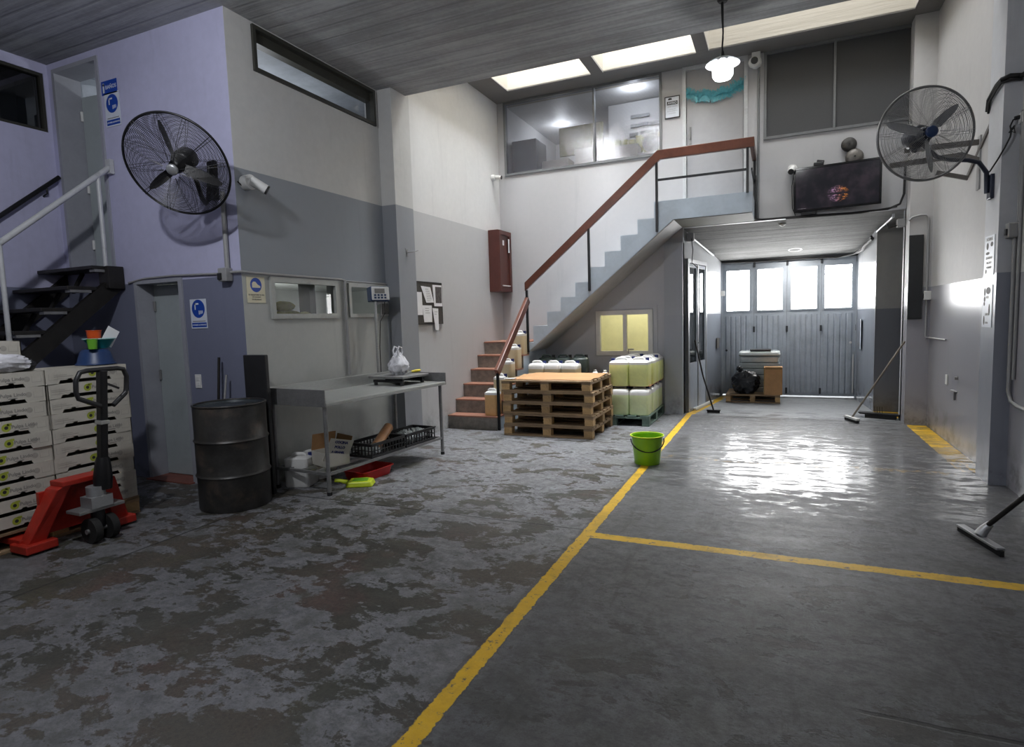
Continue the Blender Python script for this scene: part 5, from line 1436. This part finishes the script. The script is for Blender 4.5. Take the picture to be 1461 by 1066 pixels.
# floor squeegee with dark handle
t = thing('floor_squeegee', 'grey floor squeegee with long dark handle leaning into view by the pillar', 'squeegee', (1.19,4.53,0))
A = Vector((1.128,4.754,0)); B = Vector((1.241,4.317,0)); d_ = (B-A).normalized(); s_ = Vector((-d_.y, d_.x, 0))
part(t, 'blade', MB().bar(A+Vector((0,0,.018)), B+Vector((0,0,.018)), .022, .036), M_rubber)
part(t, 'head', MB().bar(A*.97+B*.03+Vector((0,0,.042)), B*.97+A*.03+Vector((0,0,.042)), .05, .016), M_alu, bev=.004)
mid = (A+B)/2 + Vector((0,0,.05))
part(t, 'socket', MB().tube([mid+s_*.0, mid+Vector((.03,.01,.045)), mid+Vector((.055,.0,.085))], [.035,.028,.02], 12), M_alu, smooth=60)
h1 = mid+Vector((.04,.0,.07)); h2 = Vector((1.66,3.72,1.12))
part(t, 'handle', MB().tube([h1, h1*.5+h2*.5, h2], .0145, 12), M_tread, smooth=60)
part(t, 'grip', MB().tube([h2-(h2-h1).normalized()*.12, h2], .017, 12), M_conduit, smooth=60)

# ================================================================== PASSAGE
t = thing('floor_squeegee', 'dark squeegee leaning on the glazed door in the passage', 'squeegee', (-.87,9.43,0))
build('blade', MB().box(-.09,.09,-.012,.012,0,.03), M_rubber, t)
build('head', MB().box(-.10,.10,-.02,.02,.028,.045), M_blackm, t, bev=.004)
build('handle', MB().tube([(0,0,.04),(-.15,.01,.55),(-.285,.14,1.10)], .012, 10), M_tread, t, smooth=60)
t = thing('push_broom', 'long pale pole broom leaning on the pilaster beside the black panel', 'broom', (.93,9.08,0))
P0 = Vector((0,0,.05)); P1 = Vector((.56,-.12,1.075))
build('handle', MB().tube([P0, P0*.5+P1*.5, P1], .0125, 10), mat('weathered_pole_wood', rgb(122,114,104), .6, 0, .15, 8), t, smooth=60)
build('head', MB().bar((-.06,.14,.05),(.06,-.16,.05),.05,.03), M_white, t, bev=.005)
build('bristles', MB().bar((-.055,.13,.018),(.055,-.15,.018),.04,.035), M_rubber, t)
t = thing('floor_brush', 'wide flat black scrubbing brush lying at the foot of the column', 'brush', (1.30,9.42,0), -.35)
build('head', MB().prism([(-.23,.05),(.23,.05),(.24,.075),(-.26,.075)], lambda p: (p[0],-.06,p[1]), lambda p: (p[0],.07,p[1])), M_blackm, t, bev=.004)
build('bristles', MB().box(-.17,.19,-.05,.06,0,.05), M_rubber, t)
sp = MB()
for k in range(4): sp.cyl((-.06+.03*k,.0,.07),(-.065+.03*k,.0,.16),.004,6)
build('prongs', sp, M_blackm, t)
# pallet with wrapped stack, bag and box
gp3 = dup(pal, (-.36,10.98,0), 0, 'wooden pallet in the passage carrying a bin bag and wrapped sheets')
gp3['group'] = ''
del gp3['group']
gp3.scale = (.70,.8,1)
t = thing('plastic_sheet_stack', 'stack of clear plastic trays wrapped in film on the passage pallet', 'tray stack', (-.27,11.13,.145))
for k in range(6):
    z = .08*k + .24*0
    build('tray', loft([(.60,.42,z+.0,random.uniform(-.012,.012),0),(.62,.44,z+.02),(.64,.46,z+.065,random.uniform(-.012,.012),0),(.60,.42,z+.07)], .04), M_wrap, t, smooth=40)
build('lid', loft([(.62,.44,.482),(.66,.48,.50),(.64,.46,.53),(.60,.42,.54)], .04), M_wrap, t, smooth=40)
t.scale = (1,1,1.28)
tag(build('plastic_tray', loft([(.32,.25,0),(.34,.27,.03),(.32,.25,.032)], .02), M_black, loc=(-.25,11.05,.838), smooth=40), 'flat black tray on top of the wrapped plastic stack', 'tray')
t = thing('bin_bag', 'full black bin bag slumped on the passage pallet', 'bin bag', (-.47,10.70,.145))
build('bag', blob((.235,.17,.215), .20, 2.6, 14, 52, 34, .12), M_binbag, t, smooth=50)
build('knot', blob((.05,.05,.05), .5, 4, 3, 20, 14, .0), M_binbag, t, loc=(-.10,0,.365), smooth=50)
t = thing('cardboard_box', 'tall brown cardboard box standing beside the black bin bag', 'box', (-.05,10.705,.145))
build('body', MB().box(-.135,.14,-.15,.15,0,.45), M_card, t, bev=.003)
build('tape', MB().box(-.14,-.125,-.151,.151,.0,.451), mat('brown_tape', rgb(150,120,70), .3, 0, .05, 8), t)
build('rim_flap', MB().box(-.12,.13,-.16,-.152,.43,.47).xf(Matrix.Rotation(.05,4,'X')), M_cardin, t)
# tubes and downlight
def tube_light(label, a, b):
    a = Vector(a); b = Vector(b); c_ = (a+b)/2
    t = thing('tube_lamp', label, 'lamp', c_)
    build('tube', MB().cyl(a-c_, b-c_, .013, 14), M_tube, t, smooth=40)
    for p in (a, b): build('end_holder', MB().cbox(p-c_+Vector((0,0,.012)), (.03,.035,.05)), M_alu, t, bev=.004)
    return t
tube_light('bare fluorescent tube high on the glazed door side of the passage', (-1.19,9.58,2.66), (-.985,10.72,2.48))
tube_light('bare fluorescent tube high on the column side of the passage', (1.39,9.36,2.70), (1.285,10.02,2.59))
t = thing('conduit_box', 'grey cluttered junction box under the passage edge by the glazed door', 'junction box', (-1.21,9.45,2.66))
build('box', MB().box(-.04,.06,-.05,.06,-.07,.06), M_conduit, t, bev=.006)
build('wire', MB().tube([(.03,-.05,-.03),(.05,-.06,-.2),(.03,-.02,-.38),(.09,.1,-.45)], .006, 8), M_cable, t, smooth=60)
t = thing('conduit_box', 'grey cluttered junction box under the passage edge by the column', 'junction box', (1.47,9.28,2.60))
build('box', MB().box(-.05,.04,-.05,.05,-.05,.05), M_conduit, t, bev=.006)
build('wire', MB().tube([(-.05,0,-.03),(-.14,.02,-.05),(-.16,.0,.0)], .01, 8), M_cable, t, smooth=60)
t = thing('downlight', 'lit round downlight in the passage ceiling', 'lamp', (.262,10.95,2.50))
RX = Matrix.Rotation(-math.atan2(.38,2.3),4,'X')
build('ring', MB().lathe([(.085,.0),(.105,.0),(.11,.02),(.085,.02)], 32, M=RX), M_white, t)
build('diffuser', MB().lathe([(.0,.004),(.086,.004),(.086,.01),(0,.01)], 32, M=RX), L_down, t)
t = thing('smoke_detector', 'tiny white detector under the passage ceiling edge', 'detector', (.06,9.50,2.742))
build('body', MB().lathe([(0,-.025),(.03,-.022),(.045,-.008),(.05,0),(0,0)], 22), M_white, t, smooth=50)
build('cover', MB().lathe([(0,-.03),(.015,-.03),(.016,-.024),(0,-.024)], 14), M_white, t)
t = thing('cable_run', 'black cable bundle hanging along the top of the folding gate', 'cable', (.4,11.4,2.4))
part(t, 'cable', MB().tube([(-.9,11.38,2.40),(-.3,11.37,2.385),(.4,11.37,2.385),(.9,11.36,2.37),(1.14,11.2,2.40),(1.22,10.7,2.46),(1.25,10.2,2.55)], .016, 8), M_cable, smooth=60)
part(t, 'cable', MB().tube([(1.17,11.1,2.41),(1.21,10.8,2.42),(1.20,10.6,2.45),(1.26,10.2,2.52)], .024, 8), M_cable, smooth=60)
tag(build('switch_plate', MB().box(-.93,-.86,11.385,11.40,1.81,1.90), M_white, bev=.003), 'white switch on the gate post beside the pale passage wall', 'switch')
tag(build('meter_plate', slant((-1.01,10.9),(-.985,11.05),-.012,1.02,1.18,1.18), M_grille), 'small dark grey plate on the pale passage wall', 'plate') if False else None
pm = MB().box(.0,.012,-.07,.07,-.09,.09)
o = build('meter_plate', pm, M_grille, loc=(-.962,11.14,.98), rot=(0,0,ang)); tag(o, 'small dark grey plate on the pale passage wall', 'plate')
t = thing('door_sign', 'pale sheet with rows of marks on the passage wall beside the gate', 'sign', (1.232,11.05,1.10), -.065)
build('sheet', MB().box(-.004,0,-.13,.13,-.24,.24), M_signw, t)
build('marks', join(*[rect(a,a+.03,b,b+.06) for a in (-.09,.05) for b in (-.2,-.08,.04,.15)]).xf(on_mx(-.0045,0,0)), M_inkgrey, t)
t = thing('wooden_strip', 'white batten lying on the floor along the glazed door', 'batten', (-1.08,9.9,0))
part(t, 'strip', MB().bar((-1.17,9.6,.02),(-1.0,10.55,.02),.05,.03), M_white)
part(t, 'edge', MB().bar((-1.14,9.6,.008),(-.97,10.55,.008),.012,.012), M_alu)

# ================================================================== seen through the windows
tag(build('worktop', MB().box(-5.2,-4.56,4.25,6.1,1.50,1.56), M_white), 'white worktop just behind the observation windows', 'worktop')
for i, (y, z, s) in enumerate(((4.74,1.565,(.07,.20,.06)),(4.70,1.665,(.065,.15,.055)),(4.99,1.565,(.07,.10,.05)))):
    o = build('folded_sack', blob(s, .15, 2.5, 40+i, 36, 22, .15), M_sack, loc=(-4.65,y,z), smooth=50)
    tag(o, ['olive green folded sack lowest in the pile behind the wide window','olive green folded sack topping the pile behind the wide window','olive green folded sack lying flat beside the pile'][i], 'sack', 'sacks behind the wide window')
o = build('plastic_bag', blob((.07,.09,.13), .35, 3.5, 51, 40, 26, .15), M_wrap, loc=(-4.65,4.42,1.562), smooth=50); tag(o, 'crumpled clear bag behind the wide window', 'plastic bag')
tag(build('steel_cupboard', MB().box(-6.2,-5.5,4.6,5.0,0.0,1.95), M_greyfr), 'dark steel cupboard inside the packing room', 'cupboard')
tag(build('curtain_panel', MB().box(-4.75,-4.6,5.03,5.12,1.56,1.96), M_darkfr), 'grey upright panel at the end of the wide window', 'panel')
struct('trim_4', MB().box(-6.9,-4.6,6.2,6.26,2.2,3.75), M_olivebox)
# office: boards, boxes, cabinets, a desk fan
tag(build('pin_board', MB().box(-3.42,-2.66,9.95,9.99,4.25,4.72), M_olivebox), 'olive board behind the ribbed office glass', 'board')
tag(build('steel_cabinet', MB().box(-4.2,-3.75,9.7,10.2,3.06,4.55), mat('dark_cabinet', rgb(92,94,96), .5, .1, .1, 6), bev=.01), 'dark cabinet at the corner end of the office glazing', 'cabinet')
for i, (x0, x1, z1, y) in enumerate(((-3.62,-3.15,4.12,9.6),(-3.05,-2.66,4.26,9.65),(-2.44,-2.02,4.2,9.62))):
    tag(build('storage_box', MB().box(x0,x1,y,y+.3,3.06,z1), mat('pale_storage_box', rgb(196,192,186), .6, 0, .06, 5), bev=.005), ['pale box behind the office glass under the olive board','taller pale box at the middle of the office glazing','pale box stack behind the office glass towards the office door'][i], 'box', 'boxes in the office')
rnd = random.Random(9)
for i in range(7):
    x = -2.48+.12*i
    tag(build('binder', MB().box(x,x+.1,9.98,10.2,4.0 if i % 2 else 4.0,4.36+.07*rnd.random()), M_sack), 'olive binder in the row behind the office glass', 'binder', 'binders in the office')
tag(build('shelf_board', MB().box(-2.55,-1.6,9.95,10.25,3.06,4.0), M_white), 'white low cupboard carrying the binders in the office', 'cupboard')
t = thing('wall_collage', 'dark cluster of framed plates on the office wall', 'pictures', (-1.98,10.3,4.62))
rnd = random.Random(4)
for i in range(14):
    x = -.32+.16*(i % 4)+.03*rnd.random(); z = -.25+.14*(i//4)+.02*rnd.random()
    build('plate', MB().box(x,x+.13+.05*rnd.random(),0,.02,z,z+.05), M_greyfr, t)
tag(build('partition', MB().box(-2.66,-1.5,10.34,10.38,3.06,5.08), M_office), 'white partition inside the office', 'partition')
t = thing('desk_fan', 'small round desk fan behind the office glass near the office door', 'fan', (-1.80,9.62,4.0))
build('guard', MB().lathe([(0,-.02),(.10,-.03),(.14,0),(.10,.03),(0,.02)], 28, M=Matrix.Translation((0,0,.17)) @ Matrix.Rotation(PI/2,4,'X')), M_greyfr, t, smooth=50)
build('stand', MB().cyl((0,0,0),(0,0,.1),.02,10), M_greyfr, t)
build('base', MB().cyl((0,0,0),(0,0,.015),.08,18), M_greyfr, t)
tag(build('desk', MB().box(-1.98,-1.62,9.45,9.9,3.06,4.0), M_white), 'white stand carrying the small desk fan in the office', 'stand')

# ================================================================== LIGHT
def lamp(name, loc, power, col, size=.08, typ='POINT', rot=None):
    l = bpy.data.lights.new(name, typ); l.energy = power; l.color = col
    if typ == 'POINT': l.shadow_soft_size = size
    else: l.size = size
    o = bpy.data.objects.new(name, l); COL.objects.link(o); o.location = loc
    if rot: o.rotation_euler = rot
    return o
lamp('pendant_light', (-.465,5.9,3.50), LP['pendant'], (.97,.99,1), .09)
def hall_lamp(label, loc):
    t = thing('pendant_lamp', label, 'lamp', loc)
    build('cable', MB().tube([(0,0,4.275-loc[2]),(0,0,.18)], .007, 8), M_cable, t)
    build('shade', MB().lathe([(.05,.185),(.125,.15),(.147,.128),(.12,.142),(.05,.172)], 32), bpy.data.materials['lamp_shade_glass'], t, smooth=50)
    build('bulb', MB().lathe([(.0,0.0),(.07,.004),(.088,.03),(.09,.13),(.03,.165),(.02,.18)], 24), L_bulb, t, smooth=50)
hall_lamp('lit pendant lamp hanging in front of the black fan wall', (-3.2,1.4,3.75))
lamp('fan_wall_light', (-3.2,1.4,3.65), LP['fan'], (.93,.95,1.0), .06)
hall_lamp('added unseen fill lamp hanging over the rear end of the hall', (.4,-2.2,3.75))
lamp('rear_fill_light', (.4,-2.2,3.65), LP['rear'], (.95,.97,1.0), .09)  # added fill out of view with no known source, brightens the pillar front
lamp('downlight_lamp', (.262,10.93,2.46), LP['down'], (1,.96,.9), .15, 'AREA', (0,0,0))
lamp('packing_room_light', (-5.6,5.6,1.3), LP['pack'], (.95,1,.95), .06)
lamp('upper_room_light', (-5.6,5.4,3.6), LP['upper'], (.92,.96,1.0), .1)
lamp('office_light', (-2.1,9.75,4.95), LP['office'], (.9,.94,1.0), .08)
lamp('office_light_far', (-3.7,10.9,4.9), LP['office2'], (.93,.96,1.0), .1)
lamp('stair_room_light', (-2.3,10.3,2.2), LP['stair'], (1,.98,.84), .1)
lamp('dark_office_light', (.7,10.6,4.8), LP['dark'], (1,1,1), .1)

wd = bpy.data.worlds.new('overcast'); SC.world = wd; wd.use_nodes = True
bg = wd.node_tree.nodes['Background']; bg.inputs[0].default_value = (.95,.98,1,1); bg.inputs[1].default_value = LP['world']

# ================================================================== CAMERA
cd = bpy.data.cameras.new('camera'); co = bpy.data.objects.new('camera', cd); COL.objects.link(co)
yaw, pit, rol = 4.19492638e-01, -8.96751512e-02, -3.08515183e-02
f = Vector((-math.sin(yaw)*math.cos(pit), math.cos(yaw)*math.cos(pit), math.sin(pit)))
r0 = Vector((math.cos(yaw), math.sin(yaw), 0)); u0 = r0.cross(f)
r = r0*math.cos(rol) + u0*math.sin(rol); u = u0*math.cos(rol) - r0*math.sin(rol)
co.matrix_world = Matrix(((r.x,u.x,-f.x,0),(r.y,u.y,-f.y,0),(r.z,u.z,-f.z,1.5),(0,0,0,1)))
cd.sensor_fit = 'HORIZONTAL'; cd.sensor_width = 36; cd.lens = 36*850.08/1461
cd.clip_start = .05; cd.clip_end = 60
SC.camera = co
SC.view_settings.view_transform = 'Standard'; SC.view_settings.look = 'None'
SC.view_settings.gamma = 1; SC.view_settings.exposure = LP['exposure']
SC.view_settings.use_curve_mapping = False
SC.cycles.max_bounces = 8; SC.cycles.diffuse_bounces = 5; SC.cycles.glossy_bounces = 4; SC.cycles.transparent_max_bounces = 12
SC.cycles.use_denoising = True
SC.cycles.sample_clamp_indirect = 6
SC.cycles.caustics_reflective = False; SC.cycles.caustics_refractive = False
